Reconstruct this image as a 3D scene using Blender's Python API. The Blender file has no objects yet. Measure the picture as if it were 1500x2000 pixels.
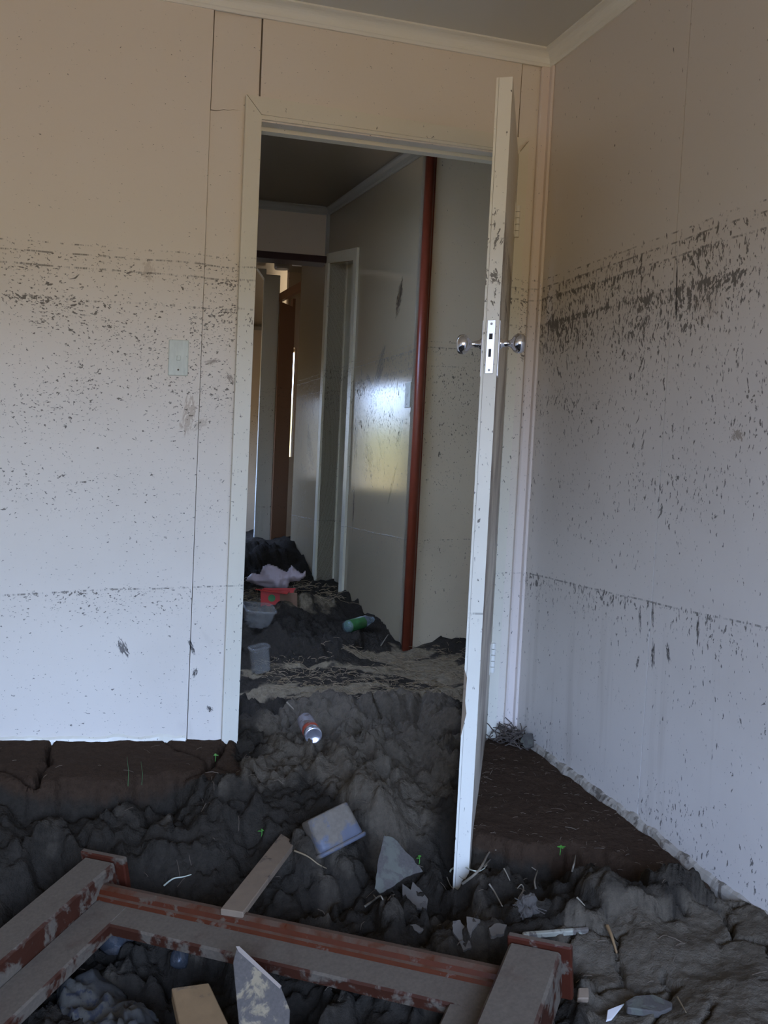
import bpy, bmesh, math, random
import numpy as np
from mathutils import Vector, Matrix, noise as mnoise

random.seed(7)
RNG = np.random.RandomState(11)
SC = bpy.context.scene
COL = SC.collection

# ------------------------------------------------------------------ camera, world, exposure
F = 1775.0                                   # focal length in pixels of the 1500 x 2000 frame
PITCH, ROLL, YAW = math.radians(3.13), math.radians(0.13), math.radians(20.36)
CAM = np.array([0.0, 0.0, 1.22])


def _h(v):                                   # camera heading -> house axes (back wall along X, right wall along Y)
    c, s = math.cos(YAW), math.sin(YAW)
    return np.array([c * v[0] + s * v[1], -s * v[0] + c * v[1], v[2]])


FWD = _h([0, math.cos(PITCH), -math.sin(PITCH)])
_u0 = _h([0, math.sin(PITCH), math.cos(PITCH)])
_r0 = _h([1, 0, 0])
RT = math.cos(ROLL) * _r0 + math.sin(ROLL) * _u0
UP = -math.sin(ROLL) * _r0 + math.cos(ROLL) * _u0

cd = bpy.data.cameras.new('camera')
cam = bpy.data.objects.new('camera', cd)
COL.objects.link(cam)
cd.sensor_fit = 'HORIZONTAL'
cd.sensor_width = 36.0
cd.lens = F / 1500.0 * 36.0
cd.clip_start = 0.02
cam.matrix_world = Matrix(((RT[0], UP[0], -FWD[0], CAM[0]), (RT[1], UP[1], -FWD[1], CAM[1]),
                           (RT[2], UP[2], -FWD[2], CAM[2]), (0, 0, 0, 1)))
SC.camera = cam

world = bpy.data.worlds.new('world')
SC.world = world
world.use_nodes = True
wt = world.node_tree
wt.nodes.clear()
w_out = wt.nodes.new('ShaderNodeOutputWorld')
w_bg = wt.nodes.new('ShaderNodeBackground')
w_tc = wt.nodes.new('ShaderNodeTexCoord')
w_sep = wt.nodes.new('ShaderNodeSeparateXYZ')
w_mr = wt.nodes.new('ShaderNodeMapRange')
w_mr.inputs['From Min'].default_value = -1
w_mr.inputs['From Max'].default_value = 1
w_cr = wt.nodes.new('ShaderNodeValToRGB')
SKY = [(0.0, (0.30, 0.215, 0.125)), (0.47, (0.44, 0.32, 0.19)), (0.50, (0.36, 0.30, 0.15)), (0.530, (0.34, 0.36, 0.20)),
       (0.558, (1.26, 1.74, 2.72)), (0.66, (1.42, 2.05, 3.65)), (1.0, (0.8, 1.2, 2.4))]
_el = w_cr.color_ramp.elements
while len(_el) < len(SKY):
    _el.new(0.5)
for _e, (_p, _c) in zip(_el, SKY):
    _e.position = _p
    _e.color = (*_c, 1)
w_bg.inputs['Strength'].default_value = 7.2
wt.links.new(w_tc.outputs['Generated'], w_sep.inputs[0])
wt.links.new(w_sep.outputs['Z'], w_mr.inputs['Value'])
wt.links.new(w_mr.outputs[0], w_cr.inputs[0])
wt.links.new(w_cr.outputs[0], w_bg.inputs['Color'])
wt.links.new(w_bg.outputs[0], w_out.inputs[0])

SC.view_settings.view_transform = 'Standard'
SC.view_settings.look = 'None'
SC.view_settings.gamma = 1
SC.view_settings.use_curve_mapping = False
SC.view_settings.exposure = 0.0
try:
    SC.cycles.max_bounces = 8
    SC.cycles.diffuse_bounces = 5
    SC.cycles.caustics_reflective = False
    SC.cycles.caustics_refractive = False
    SC.cycles.sample_clamp_indirect = 4
except Exception:
    pass


def portal(name, loc, direction, sx, sy):    # tells the renderer where daylight enters
    l = bpy.data.lights.new(name, 'AREA')
    l.shape = 'RECTANGLE'
    l.size, l.size_y = sx, sy
    l.cycles.is_portal = True
    o = bpy.data.objects.new(name, l)
    COL.objects.link(o)
    o.location = loc
    o.rotation_euler = Vector(direction).to_track_quat('-Z', 'Y').to_euler()
    return o


REAR = (-1.25, 1.15, 0.75, 2.12)             # rear window of the room: x0 x1 z0 z1 in wall y = -1.4
HALLW = [(6.85, 8.1, 1.08, 2.0), (9.1, 9.6, 1.15, 2.0)]   # windows of the left hall wall: y0 y1 z0 z1
portal('daylight_rear_window', ((REAR[0] + REAR[1]) / 2, -1.42, (REAR[2] + REAR[3]) / 2), (0, 1, 0), REAR[1] - REAR[0], REAR[3] - REAR[2])
portal('daylight_end_window', (2.52, 10.06, 1.85), (0, -1, 0), 0.5, 1.3)
portal('daylight_hall_window', (0.30, 7.45, 1.55), (1, 0, 0), 1.3, 1.0)
portal('daylight_far_window', (0.30, 9.3, 1.57), (1, 0, 0), 0.8, 1.05)


# ------------------------------------------------------------------ survey helpers
def ray(u, v):
    return FWD + RT * (u - 750) / F - UP * (v - 1000) / F


def at_z(u, v, z):
    d = ray(u, v)
    return CAM + d * ((z - CAM[2]) / d[2])


def at_plane(u, v, p, n):
    d = ray(u, v)
    p, n = np.array(p), np.array(n)
    return CAM + d * (((p - CAM) @ n) / (d @ n))


LX, LY = 0.0407, -0.0222                     # the flood left the house leaning: metres per metre of height


def lean(p):
    return (p[0] + LX * p[2], p[1] + LY * p[2], p[2])


# ------------------------------------------------------------------ mesh helpers
ORG = {}


def link(name, me, mat=None, parent=None, origin=None, smooth=False):
    if origin is None:
        origin = (0, 0, 0) if parent is None else ORG[parent.name]
    me.transform(Matrix.Translation(-Vector(origin)))
    o = bpy.data.objects.new(name, me)
    COL.objects.link(o)
    if mat:
        for m in (mat if isinstance(mat, (list, tuple)) else [mat]):
            me.materials.append(m)
    if smooth:
        me.shade_smooth()
    if parent is not None:
        o.parent = parent
        po = ORG[parent.name]
        o.location = Vector(origin) - Vector(po)
    else:
        o.location = origin
    ORG[o.name] = tuple(origin)
    return o


def obj(name, bm, mat=None, parent=None, origin=None, leaning=False, smooth=False):
    if leaning:
        for v in bm.verts:
            v.co = lean(v.co)
    bmesh.ops.recalc_face_normals(bm, faces=bm.faces)
    me = bpy.data.meshes.new(name)
    bm.to_mesh(me)
    bm.free()
    if origin == 'base':
        vs = np.array([v.co for v in me.vertices])
        origin = ((vs[:, 0].min() + vs[:, 0].max()) / 2, (vs[:, 1].min() + vs[:, 1].max()) / 2, vs[:, 2].min())
    return link(name, me, mat, parent, origin, smooth)


def empty(name, loc):
    o = bpy.data.objects.new(name, None)
    COL.objects.link(o)
    o.location = loc
    o.empty_display_size = 0.1
    ORG[o.name] = tuple(loc)
    return o


def tag(o, label, cat, group=None, kind=None):
    o['label'] = label
    o['category'] = cat
    if group:
        o['group'] = group
    if kind:
        o['kind'] = kind
    return o


def struct(o, label=None, cat=None):
    o['kind'] = 'structure'
    if label:
        o['label'] = label
        o['category'] = cat
    return o


def box(bm, x0, x1, y0, y1, z0, z1, bev=0.0, M=None, seg=1):
    co = [(x0, y0, z0), (x1, y0, z0), (x1, y1, z0), (x0, y1, z0), (x0, y0, z1), (x1, y0, z1), (x1, y1, z1), (x0, y1, z1)]
    vs = [bm.verts.new(c) for c in co]
    fs = [bm.faces.new([vs[i] for i in f]) for f in ((0, 3, 2, 1), (4, 5, 6, 7), (0, 1, 5, 4), (1, 2, 6, 5), (2, 3, 7, 6), (3, 0, 4, 7))]
    if bev:
        es = list({e for f in fs for e in f.edges})
        r = bmesh.ops.bevel(bm, geom=es, offset=bev, segments=seg, affect='EDGES', profile=0.5)
        vs = list({v for f in r['faces'] for v in f.verts} | {v for v in vs if v.is_valid})
    if M is not None:
        for v in vs:
            v.co = M @ v.co
    return vs


def prism(bm, poly, d):                      # closed polygon (3D points) extruded by vector d
    a = [bm.verts.new(p) for p in poly]
    b = [bm.verts.new(Vector(p) + Vector(d)) for p in poly]
    n = len(a)
    bm.faces.new(a)
    bm.faces.new(b[::-1])
    for i in range(n):
        bm.faces.new((a[i], b[i], b[(i + 1) % n], a[(i + 1) % n]))
    return a + b


def frame_of(t):
    t = Vector(t).normalized()
    a = Vector((0, 0, 1)) if abs(t.z) < 0.9 else Vector((1, 0, 0))
    n = t.cross(a).normalized()
    return n, t.cross(n).normalized()


def tube(bm, pts, rad, seg=7, cap=True):
    pts = [Vector(p) for p in pts]
    if not isinstance(rad, (list, tuple)):
        rad = [rad] * len(pts)
    rings = []
    n0 = None
    for i, p in enumerate(pts):
        t = pts[min(i + 1, len(pts) - 1)] - pts[max(i - 1, 0)]
        if n0 is None:
            n0, b0 = frame_of(t)
        else:
            tt = t.normalized()
            n0 = (n0 - tt * n0.dot(tt)).normalized()
            b0 = tt.cross(n0)
        rings.append([bm.verts.new(p + (n0 * math.cos(a) + b0 * math.sin(a)) * rad[i]) for a in [2 * math.pi * k / seg for k in range(seg)]])
    for r0, r1 in zip(rings, rings[1:]):
        for k in range(seg):
            bm.faces.new((r0[k], r0[(k + 1) % seg], r1[(k + 1) % seg], r1[k]))
    if cap:
        bm.faces.new(rings[0][::-1])
        bm.faces.new(rings[-1])


def lathe(bm, prof, p0, axis, seg=24, wob=None):   # prof: (radius, distance along axis)
    ax = Vector(axis).normalized()
    n, b = frame_of(ax)
    p0 = Vector(p0)
    rings = []
    for i, (r, h) in enumerate(prof):
        ring = []
        for k in range(seg):
            a = 2 * math.pi * k / seg
            rr = r * (1 + (wob(a, h) if wob else 0))
            ring.append(bm.verts.new(p0 + ax * h + (n * math.cos(a) + b * math.sin(a)) * max(rr, 1e-4)))
        rings.append(ring)
    for r0, r1 in zip(rings, rings[1:]):
        for k in range(seg):
            bm.faces.new((r0[k], r0[(k + 1) % seg], r1[(k + 1) % seg], r1[k]))
    bm.faces.new(rings[0][::-1])
    bm.faces.new(rings[-1])


def new():
    return bmesh.new()


# ------------------------------------------------------------------ material helpers
class NT:
    def __init__(self, name):
        self.m = bpy.data.materials.new(name)
        self.m.use_nodes = True
        self.t = self.m.node_tree
        self.t.nodes.clear()
        self.out = self.t.nodes.new('ShaderNodeOutputMaterial')
        self.b = self.t.nodes.new('ShaderNodeBsdfPrincipled')
        self.t.links.new(self.b.outputs[0], self.out.inputs[0])

    def n(self, typ, **kw):
        nd = self.t.nodes.new(typ)
        for k, v in kw.items():
            setattr(nd, k, v)
        return nd

    def put(self, sock, val):
        if isinstance(val, bpy.types.NodeSocket):
            self.t.links.new(val, sock)
        elif isinstance(val, (tuple, list)) and len(val) == 3 and len(sock.default_value) == 4:
            sock.default_value = (*val, 1)
        else:
            sock.default_value = val

    def math(self, op, a, b=None, c=None, clamp=False):
        nd = self.n('ShaderNodeMath', operation=op, use_clamp=clamp)
        self.put(nd.inputs[0], a)
        if b is not None:
            self.put(nd.inputs[1], b)
        if c is not None:
            self.put(nd.inputs[2], c)
        return nd.outputs[0]

    def pos(self):
        return self.n('ShaderNodeNewGeometry').outputs['Position']

    def objco(self):
        return self.n('ShaderNodeTexCoord').outputs['Object']

    def sep(self, v):
        nd = self.n('ShaderNodeSeparateXYZ')
        self.put(nd.inputs[0], v)
        return nd.outputs

    def map(self, v, scale=(1, 1, 1), rot=(0, 0, 0), loc=(0, 0, 0)):
        nd = self.n('ShaderNodeMapping')
        self.put(nd.inputs[0], v)
        nd.inputs['Scale'].default_value = scale
        nd.inputs['Rotation'].default_value = rot
        nd.inputs['Location'].default_value = loc
        return nd.outputs[0]

    def noise(self, v, scale, detail=2.0, rough=0.5, dist=0.0, color=False):
        nd = self.n('ShaderNodeTexNoise')
        self.put(nd.inputs['Vector'], v)
        nd.inputs['Scale'].default_value = scale
        nd.inputs['Detail'].default_value = detail
        nd.inputs['Roughness'].default_value = rough
        nd.inputs['Distortion'].default_value = dist
        return nd.outputs['Color' if color else 'Fac']

    def voro(self, v, scale, feature='F1'):
        nd = self.n('ShaderNodeTexVoronoi', feature=feature)
        self.put(nd.inputs['Vector'], v)
        nd.inputs['Scale'].default_value = scale
        return nd.outputs['Distance']

    def smooth(self, x, lo, hi, a=0.0, b=1.0):
        nd = self.n('ShaderNodeMapRange', interpolation_type='SMOOTHSTEP')
        self.put(nd.inputs['Value'], x)
        self.put(nd.inputs['From Min'], lo)
        self.put(nd.inputs['From Max'], hi)
        self.put(nd.inputs['To Min'], a)
        self.put(nd.inputs['To Max'], b)
        return nd.outputs[0]

    def ramp(self, x, stops, lin=True):
        nd = self.n('ShaderNodeValToRGB')
        if not lin:
            nd.color_ramp.interpolation = 'EASE'
        self.put(nd.inputs[0], x)
        el = nd.color_ramp.elements
        while len(el) < len(stops):
            el.new(0.5)
        for e, (p, c) in zip(el, stops):
            e.position = p
            e.color = (c, c, c, 1) if not isinstance(c, tuple) else (*c, 1)
        return nd.outputs[0]

    def mix(self, fac, a, b):
        nd = self.n('ShaderNodeMix', data_type='RGBA')
        self.put(nd.inputs[0], fac)
        self.put(nd.inputs[6], a)
        self.put(nd.inputs[7], b)
        return nd.outputs[2]

    def bump(self, h, strength=0.3, dist=0.01):
        nd = self.n('ShaderNodeBump')
        nd.inputs['Strength'].default_value = strength
        nd.inputs['Distance'].default_value = dist
        self.put(nd.inputs['Height'], h)
        self.put(self.b.inputs['Normal'], nd.outputs[0])

    def set(self, **kw):
        for k, v in kw.items():
            self.put(self.b.inputs[k.replace('_', ' ')], v)
        return self


def painted(name, base, rough=0.45, spat=1.0, seed=0.0, stretch=(1, 1, 0.42), rot=(0, 0.35, 0.35), film=0.12, top=1.79, streaks=0.0, smear=0.0, coat=0.0, marks=()):
    """Paint that the flood left spattered with dried mud below the water line."""
    N = NT(name)
    P = N.map(N.pos(), loc=(seed, seed * 0.7, 0))
    z = N.sep(P)[2]
    zz = N.math('ADD', z, N.math('MULTIPLY', N.math('SUBTRACT', N.noise(P, 5, 1), 0.5), 0.012))
    zn = N.math('DIVIDE', zz, 2.2)
    # how thickly the mud stuck at each height (bands are where the water stood)
    s = [(0.40, 0.30), (0.47, 0.14), (0.76, 0.20), (0.845, 0.44), (0.868, 0.62), (0.875, 0.12), (1.05, 0.22), (1.18, 0.46), (1.22, 0.30), (1.42, 0.46),
         (1.50, 0.40), (1.58, 0.66), (1.628, 0.74), (1.648, 1.0), (1.655, 0.55), (1.70, 0.52), (1.728, 0.86), (1.735, 0.42), (top - 0.028, 0.68), (top - 0.022, 0.25), (top, 0.45), (top + 0.012, 0.0)]
    dens = N.ramp(zn, [(a / 2.2, b) for a, b in s])
    reg = N.smooth(N.noise(N.map(P, scale=(1, 1, 1.5)), 3.4, 3, 0.6), 0.33, 0.68, 0.5, 1.22)
    dens = N.math('MULTIPLY', dens, N.math('MULTIPLY', reg, spat))
    warp = N.n('ShaderNodeVectorMath', operation='ADD')
    wsc = N.n('ShaderNodeVectorMath', operation='SCALE')
    N.put(wsc.inputs[0], N.noise(P, 9, 1, color=True))
    wsc.inputs['Scale'].default_value = 0.05
    N.put(warp.inputs[0], P)
    N.put(warp.inputs[1], wsc.outputs[0])
    W = warp.outputs[0]
    fine = N.noise(N.map(W, scale=stretch, rot=rot), 150, 3, 0.6)
    mid = N.noise(N.map(W, scale=stretch, rot=(rot[0] * 0.4, rot[1] * -0.5, 0.2)), 78, 3, 0.6, 0.3)
    big = N.noise(N.map(W, scale=stretch, rot=(rot[0], -rot[1], rot[2])), 42, 3, 0.6, 0.4)
    t1 = N.math('SUBTRACT', 0.690, N.math('MULTIPLY', dens, 0.165))
    m1 = N.smooth(fine, t1, N.math('ADD', t1, 0.05))
    t2 = N.math('SUBTRACT', 0.745, N.math('MULTIPLY', dens, 0.13))
    m2 = N.smooth(big, t2, N.math('ADD', t2, 0.035))
    t3 = N.math('SUBTRACT', 0.715, N.math('MULTIPLY', dens, 0.16))
    m3 = N.smooth(mid, t3, N.math('ADD', t3, 0.04))
    m = N.math('MAXIMUM', N.math('MAXIMUM', m1, m2), m3)
    dash = N.noise(N.map(P, scale=(1, 1, 0.1)), 55, 4, 0.75)
    for z0, w, thr in ((0.868, 0.0016, 0.46), (1.648, 0.0018, 0.5), (1.73, 0.0016, 0.46), (top - 0.025, 0.0015, 0.45), (top, 0.0014, 0.5), (1.42, 0.001, 0.6), (1.19, 0.0012, 0.62)):
        d = N.math('ABSOLUTE', N.math('SUBTRACT', zz, z0))
        l = N.math('MULTIPLY', N.smooth(d, w, w * 1.8, 1, 0), N.smooth(dash, thr, thr + 0.12, 0, 0.8 * min(spat, 1)))
        m = N.math('MAXIMUM', m, l)
    below = N.smooth(zz, top - 0.02, top + 0.01, 1, 0)
    dirt = N.math('MULTIPLY', N.math('MULTIPLY', N.smooth(N.noise(P, 2.3, 4, 0.6), 0.35, 0.75), film), below)
    col = N.mix(dirt, base, (0.21, 0.16, 0.115))
    if streaks:
        st = N.noise(N.map(P, scale=(1, 1, 0.035)), 16, 3, 0.6)
        f = N.math('MULTIPLY', N.smooth(st, 0.52, 0.72), N.smooth(zz, 1.0, 0.55, 0, streaks))
        col = N.mix(f, col, (0.25, 0.20, 0.14))
    if smear:
        sm = N.noise(N.map(W, scale=(1, 1, 0.45)), 4.2, 4, 0.62, 0.3)
        f = N.math('MULTIPLY', N.smooth(sm, 0.62, 0.72), N.math('MULTIPLY', below, smear))
        col = N.mix(f, col, (0.16, 0.115, 0.075))
    W0 = N.sep(N.pos())
    for (ax_, a0, z0, ra, rz, slant, sm_col, k) in marks:      # hand and brush smears with places of their own
        da = N.math('SUBTRACT', N.math('SUBTRACT', W0[ax_], a0), N.math('MULTIPLY', N.math('SUBTRACT', W0[2], z0), slant))
        dz = N.math('SUBTRACT', W0[2], z0)
        r2 = N.math('ADD', N.math('POWER', N.math('ABSOLUTE', N.math('DIVIDE', da, ra)), 2.0), N.math('POWER', N.math('ABSOLUTE', N.math('DIVIDE', dz, rz)), 2.0))
        cmb = N.n('ShaderNodeCombineXYZ')
        N.put(cmb.inputs[0], N.math('MULTIPLY', da, max(150.0, 3.0 / ra)))
        N.put(cmb.inputs[1], N.math('MULTIPLY', dz, max(14.0, 2.0 / rz)))
        cmb.inputs[2].default_value = a0 * 37 + z0 * 91
        stn = N.noise(cmb.outputs[0], 1.0, 3, 0.6, 0.8)
        f = N.smooth(N.math('SUBTRACT', N.math('MULTIPLY_ADD', stn, 1.7, -0.12), N.math('MULTIPLY', r2, 0.36)), 0.40, 0.66, 0.0, k)
        col = N.mix(f, col, sm_col)
    gr = N.smooth(N.noise(P, 1.1, 2), 0.3, 0.7, 0.0, 0.06)
    col = N.mix(gr, col, tuple(c * 0.7 for c in base))
    mud = N.mix(N.noise(P, 30, 1), (0.030, 0.026, 0.024), (0.085, 0.07, 0.055))
    col = N.mix(N.math('MULTIPLY', m, 0.80), col, mud)
    N.set(Base_Color=col, Roughness=N.math('MAXIMUM', N.math('MULTIPLY', m, 0.85), rough, clamp=True))
    if coat:
        N.set(Coat_Weight=coat, Coat_Roughness=0.12)
    N.bump(N.math('ADD', m, N.math('MULTIPLY', N.noise(P, 160, 2), 0.04)), 0.35, 0.002)
    return N.m


def plain(name, col, rough=0.5, metal=0.0, var=0.12, scale=20, bump=0.0, **kw):
    N = NT(name)
    c = N.mix(N.noise(N.objco(), scale, 3), tuple(x * (1 - var) for x in col), tuple(min(1, x * (1 + var)) for x in col))
    N.set(Base_Color=c, Roughness=rough, Metallic=metal, **kw)
    if bump:
        N.bump(N.noise(N.objco(), scale * 3, 4), bump, 0.004)
    return N.m


def muddy(name, base, amount=0.5, rough=0.5, mud=(0.075, 0.062, 0.052), scale=14, updust=0.0, spec=0.2, **kw):
    """A thing's own colour with patches of dried mud; settled silt on what faces up."""
    N = NT(name)
    P = N.objco()
    n = N.noise(P, scale, 5, 0.62, 0.3)
    lo = 0.72 - 0.42 * amount
    m = N.smooth(n, lo, lo + 0.09)
    if updust:
        nz = N.sep(N.n('ShaderNodeNewGeometry').outputs['Normal'])[2]
        u = N.smooth(N.math('ADD', nz, N.math('MULTIPLY', N.math('SUBTRACT', n, 0.5), 1.1)), 0.55, 0.95, 0, updust)
        m = N.math('MAXIMUM', m, u)
    fine = N.noise(P, scale * 9, 3, 0.6)
    mc = N.mix(fine, tuple(c * 0.65 for c in mud), tuple(c * 1.3 for c in mud))
    bc = N.mix(N.noise(N.map(P, scale=(1, 1, 0.3)), scale * 2, 3), tuple(c * 0.8 for c in base), tuple(min(1, c * 1.15) for c in base))
    N.b.inputs['Specular IOR Level'].default_value = spec
    N.set(Base_Color=N.mix(m, bc, mc), Roughness=N.math('ADD', N.math('MULTIPLY', m, 0.9 - rough), rough), **kw)
    N.bump(N.math('ADD', N.math('MULTIPLY', m, 0.6), N.math('MULTIPLY', fine, 0.3)), 0.4, 0.003)
    return N.m


def clear_plastic(name, col=(0.8, 0.85, 0.88), alpha=0.35):
    N = NT(name)
    a = N.smooth(N.noise(N.objco(), 14, 3, 0.5), 0.4, 0.75, alpha, min(1, alpha + 0.35))
    N.set(Base_Color=col, Roughness=0.12, Alpha=a, IOR=1.45)
    return N.m


CREAM = (0.755, 0.69, 0.59)
M = {}
M['wall_back'] = painted('paint_back_wall', CREAM, 0.5, 1.0, 0.0, (0.8, 1, 1.2), (0, 0.5, 0), 0.10, smear=0.12, marks=[
    (0, 0.372, 1.35, 0.020, 0.055, 0.2, (0.40, 0.31, 0.22), 0.62), (0, 0.268, 1.735, 0.02, 0.03, 0.0, (0.46, 0.38, 0.29), 0.5), (0, 0.44, 1.50, 0.02, 0.010, 1.2, (0.22, 0.17, 0.13), 0.75),
    (0, 0.49, 1.455, 0.010, 0.016, -0.4, (0.22, 0.17, 0.13), 0.75), (0, 0.379, 0.693, 0.007, 0.024, -0.35, (0.05, 0.045, 0.04), 1.0), (0, 0.388, 0.62, 0.007, 0.016, 0.3, (0.05, 0.045, 0.04), 1.0), (0, 0.429, 0.51, 0.009, 0.010, -0.5, (0.05, 0.045, 0.04), 1.0),
    (0, 0.19, 0.706, 0.014, 0.030, -0.3, (0.07, 0.06, 0.055), 0.9), (0, 0.404, 1.323, 0.02, 0.02, 0.9, (0.45, 0.37, 0.28), 0.5)])
M['wall_right'] = painted('paint_right_wall', (0.70, 0.645, 0.575), 0.5, 1.28, 3.7, (1, 1, 0.38), (0.35, 0, 0), 0.14, streaks=0.22, marks=[
    (1, 1.876, 1.66, 0.0035, 0.085, 0.05, (0.045, 0.04, 0.035), 1.0), (1, 1.872, 1.60, 0.007, 0.03, 0.05, (0.05, 0.045, 0.04), 1.0), (1, 1.952, 0.815, 0.006, 0.035, 0.1, (0.06, 0.052, 0.045), 1.0), (1, 1.953, 0.705, 0.005, 0.018, -0.2, (0.06, 0.052, 0.045), 1.0),
    (1, 1.901, 0.835, 0.006, 0.030, 0.1, (0.06, 0.052, 0.045), 1.0), (1, 1.892, 0.735, 0.008, 0.035, 0.05, (0.055, 0.048, 0.042), 1.0), (1, 1.834, 0.753, 0.007, 0.024, 0.2, (0.06, 0.052, 0.045), 1.0), (1, 1.731, 0.825, 0.006, 0.035, 0.05, (0.06, 0.052, 0.045), 1.0),
    (1, 1.76, 1.60, 0.06, 0.06, 0.2, (0.60, 0.53, 0.45), 0.8), (1, 1.636, 1.282, 0.02, 0.014, 0.2, (0.30, 0.24, 0.18), 0.8)])
M['trim'] = painted('paint_trim', (0.74, 0.70, 0.575), 0.38, 0.75, 7.1, (1, 1, 0.5), (0, 0.4, 0), 0.12, streaks=0.1)
M['trim_pink'] = painted('paint_corner_strip', (0.76, 0.67, 0.60), 0.42, 0.7, 5.5, (1, 1, 0.4), (0.2, 0.3, 0), 0.1)
M['door'] = painted('paint_door', (0.76, 0.73, 0.62), 0.36, 0.8, 9.3, (1, 1, 0.4), (0.3, 0.3, 0), 0.16)
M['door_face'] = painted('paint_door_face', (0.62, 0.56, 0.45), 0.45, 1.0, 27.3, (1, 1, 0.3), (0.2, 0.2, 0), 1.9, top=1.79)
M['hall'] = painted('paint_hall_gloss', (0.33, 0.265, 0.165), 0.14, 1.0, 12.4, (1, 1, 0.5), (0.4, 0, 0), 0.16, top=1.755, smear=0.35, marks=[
    (1, 4.06, 2.00, 0.035, 0.085, -0.3, (0.035, 0.028, 0.02), 1.0), (1, 4.34, 1.60, 0.06, 0.20, -0.55, (0.15, 0.135, 0.11), 0.85), (1, 4.63, 1.36, 0.035, 0.15, 0.1, (0.06, 0.05, 0.04), 1.0),
    (1, 4.41, 1.25, 0.075, 0.065, 0.3, (0.05, 0.035, 0.028), 1.0), (1, 4.26, 1.33, 0.018, 0.08, 0.5, (0.08, 0.07, 0.055), 1.0), (1, 3.98, 1.36, 0.035, 0.08, -0.4, (0.10, 0.09, 0.06), 1.0), (1, 4.44, 1.63, 0.03, 0.05, 0.9, (0.09, 0.085, 0.07), 0.9),
    (1, 5.53, 1.33, 0.06, 0.14, 0.5, (0.10, 0.09, 0.07), 0.9), (1, 4.62, 0.98, 0.012, 0.12, 0.0, (0.06, 0.05, 0.04), 0.9), (1, 4.05, 1.12, 0.015, 0.10, -0.5, (0.13, 0.11, 0.07), 0.8)])
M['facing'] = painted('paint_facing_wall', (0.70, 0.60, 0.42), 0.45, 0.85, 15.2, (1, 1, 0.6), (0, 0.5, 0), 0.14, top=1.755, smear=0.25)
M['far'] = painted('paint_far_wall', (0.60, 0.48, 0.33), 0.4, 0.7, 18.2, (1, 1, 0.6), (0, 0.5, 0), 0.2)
M['far_white'] = painted('paint_far_post', (0.72, 0.74, 0.66), 0.35, 0.6, 21.2, (1, 1, 0.6), (0, 0.5, 0), 0.1)
M['hall_trim'] = painted('paint_hall_casing', (0.66, 0.62, 0.46), 0.3, 0.7, 23.0, (1, 1, 0.5), (0.3, 0, 0), 0.12)
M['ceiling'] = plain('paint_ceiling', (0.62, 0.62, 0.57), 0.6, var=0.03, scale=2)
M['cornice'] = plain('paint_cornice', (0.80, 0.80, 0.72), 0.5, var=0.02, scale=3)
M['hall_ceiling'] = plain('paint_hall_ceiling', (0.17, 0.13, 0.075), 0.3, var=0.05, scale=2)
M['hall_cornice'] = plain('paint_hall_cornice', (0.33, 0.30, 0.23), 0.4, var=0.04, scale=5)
M['dark_gap'] = plain('wall_cavity', (0.05, 0.045, 0.04), 0.9)
M['red_trim'] = muddy('red_brown_paint', (0.19, 0.042, 0.020), 0.12, 0.28, mud=(0.3, 0.2, 0.15), scale=40, spec=0.4)
M['dark_beam'] = plain('dark_stained_beam', (0.035, 0.014, 0.012), 0.35)
M['brown_wood'] = painted('brown_door_frame', (0.24, 0.12, 0.065), 0.3, 0.6, 31.0, (1, 1, 0.5), (0.3, 0, 0), 0.2)
M['hinge'] = plain('painted_hinge', (0.78, 0.76, 0.68), 0.4)
M['chrome'] = plain('chrome', (0.72, 0.72, 0.75), 0.06, 1.0, 0.02)
M['plate'] = plain('zinc_lock_plate', (0.90, 0.90, 0.93), 0.32, 0.55, 0.03)
M['black'] = plain('dark_hole', (0.012, 0.011, 0.014), 0.7)
M['switch'] = muddy('switch_plastic', (0.66, 0.70, 0.62), 0.16, 0.3, mud=(0.2, 0.17, 0.12), scale=60)
M['frame'] = muddy('varnished_timber_under_silt', (0.045, 0.015, 0.008), 0.62, 0.42, mud=(0.108, 0.084, 0.058), scale=16, updust=0.97)
M['frame_lip'] = muddy('varnished_moulding', (0.068, 0.016, 0.006), 0.34, 0.22, mud=(0.085, 0.058, 0.036), scale=24, updust=0.75)
M['frame_end'] = muddy('end_grain_plate', (0.055, 0.014, 0.007), 0.5, 0.4, mud=(0.10, 0.076, 0.052), scale=18, updust=0.9)
M['board'] = muddy('raw_board', (0.20, 0.145, 0.095), 0.35, 0.7, mud=(0.11, 0.085, 0.062), scale=18)
M['brown_board'] = muddy('brown_board', (0.23, 0.145, 0.07), 0.22, 0.6, mud=(0.13, 0.095, 0.06), scale=18)
M['fibro'] = muddy('grey_sheet', (0.10, 0.098, 0.076), 0.72, 0.75, mud=(0.08, 0.07, 0.06), scale=22)
M['flake'] = muddy('pale_flake', (0.13, 0.112, 0.09), 0.45, 0.8, mud=(0.10, 0.085, 0.07), scale=26)
M['lath'] = muddy('painted_lath', (0.30, 0.285, 0.215), 0.6, 0.6, mud=(0.12, 0.1, 0.08), scale=20)
M['clump'] = plain('dried_clod', (0.075, 0.062, 0.048), 0.9, var=0.35, scale=60, bump=0.5)
M['twig'] = plain('dry_twig', (0.20, 0.165, 0.115), 0.8, var=0.3, scale=40)
M['twig_dark'] = plain('dark_twig', (0.085, 0.065, 0.05), 0.85, var=0.3, scale=40)
M['straw'] = plain('straw', (0.24, 0.175, 0.095), 0.75, var=0.35, scale=6)
M['litter'] = plain('plant_litter', (0.12, 0.086, 0.055), 0.8, var=0.4, scale=7)
M['pale_blade'] = plain('bleached_grass', (0.50, 0.52, 0.40), 0.5, var=0.15)
M['green'] = plain('seedling_green', (0.10, 0.36, 0.05), 0.5, var=0.2)
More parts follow.
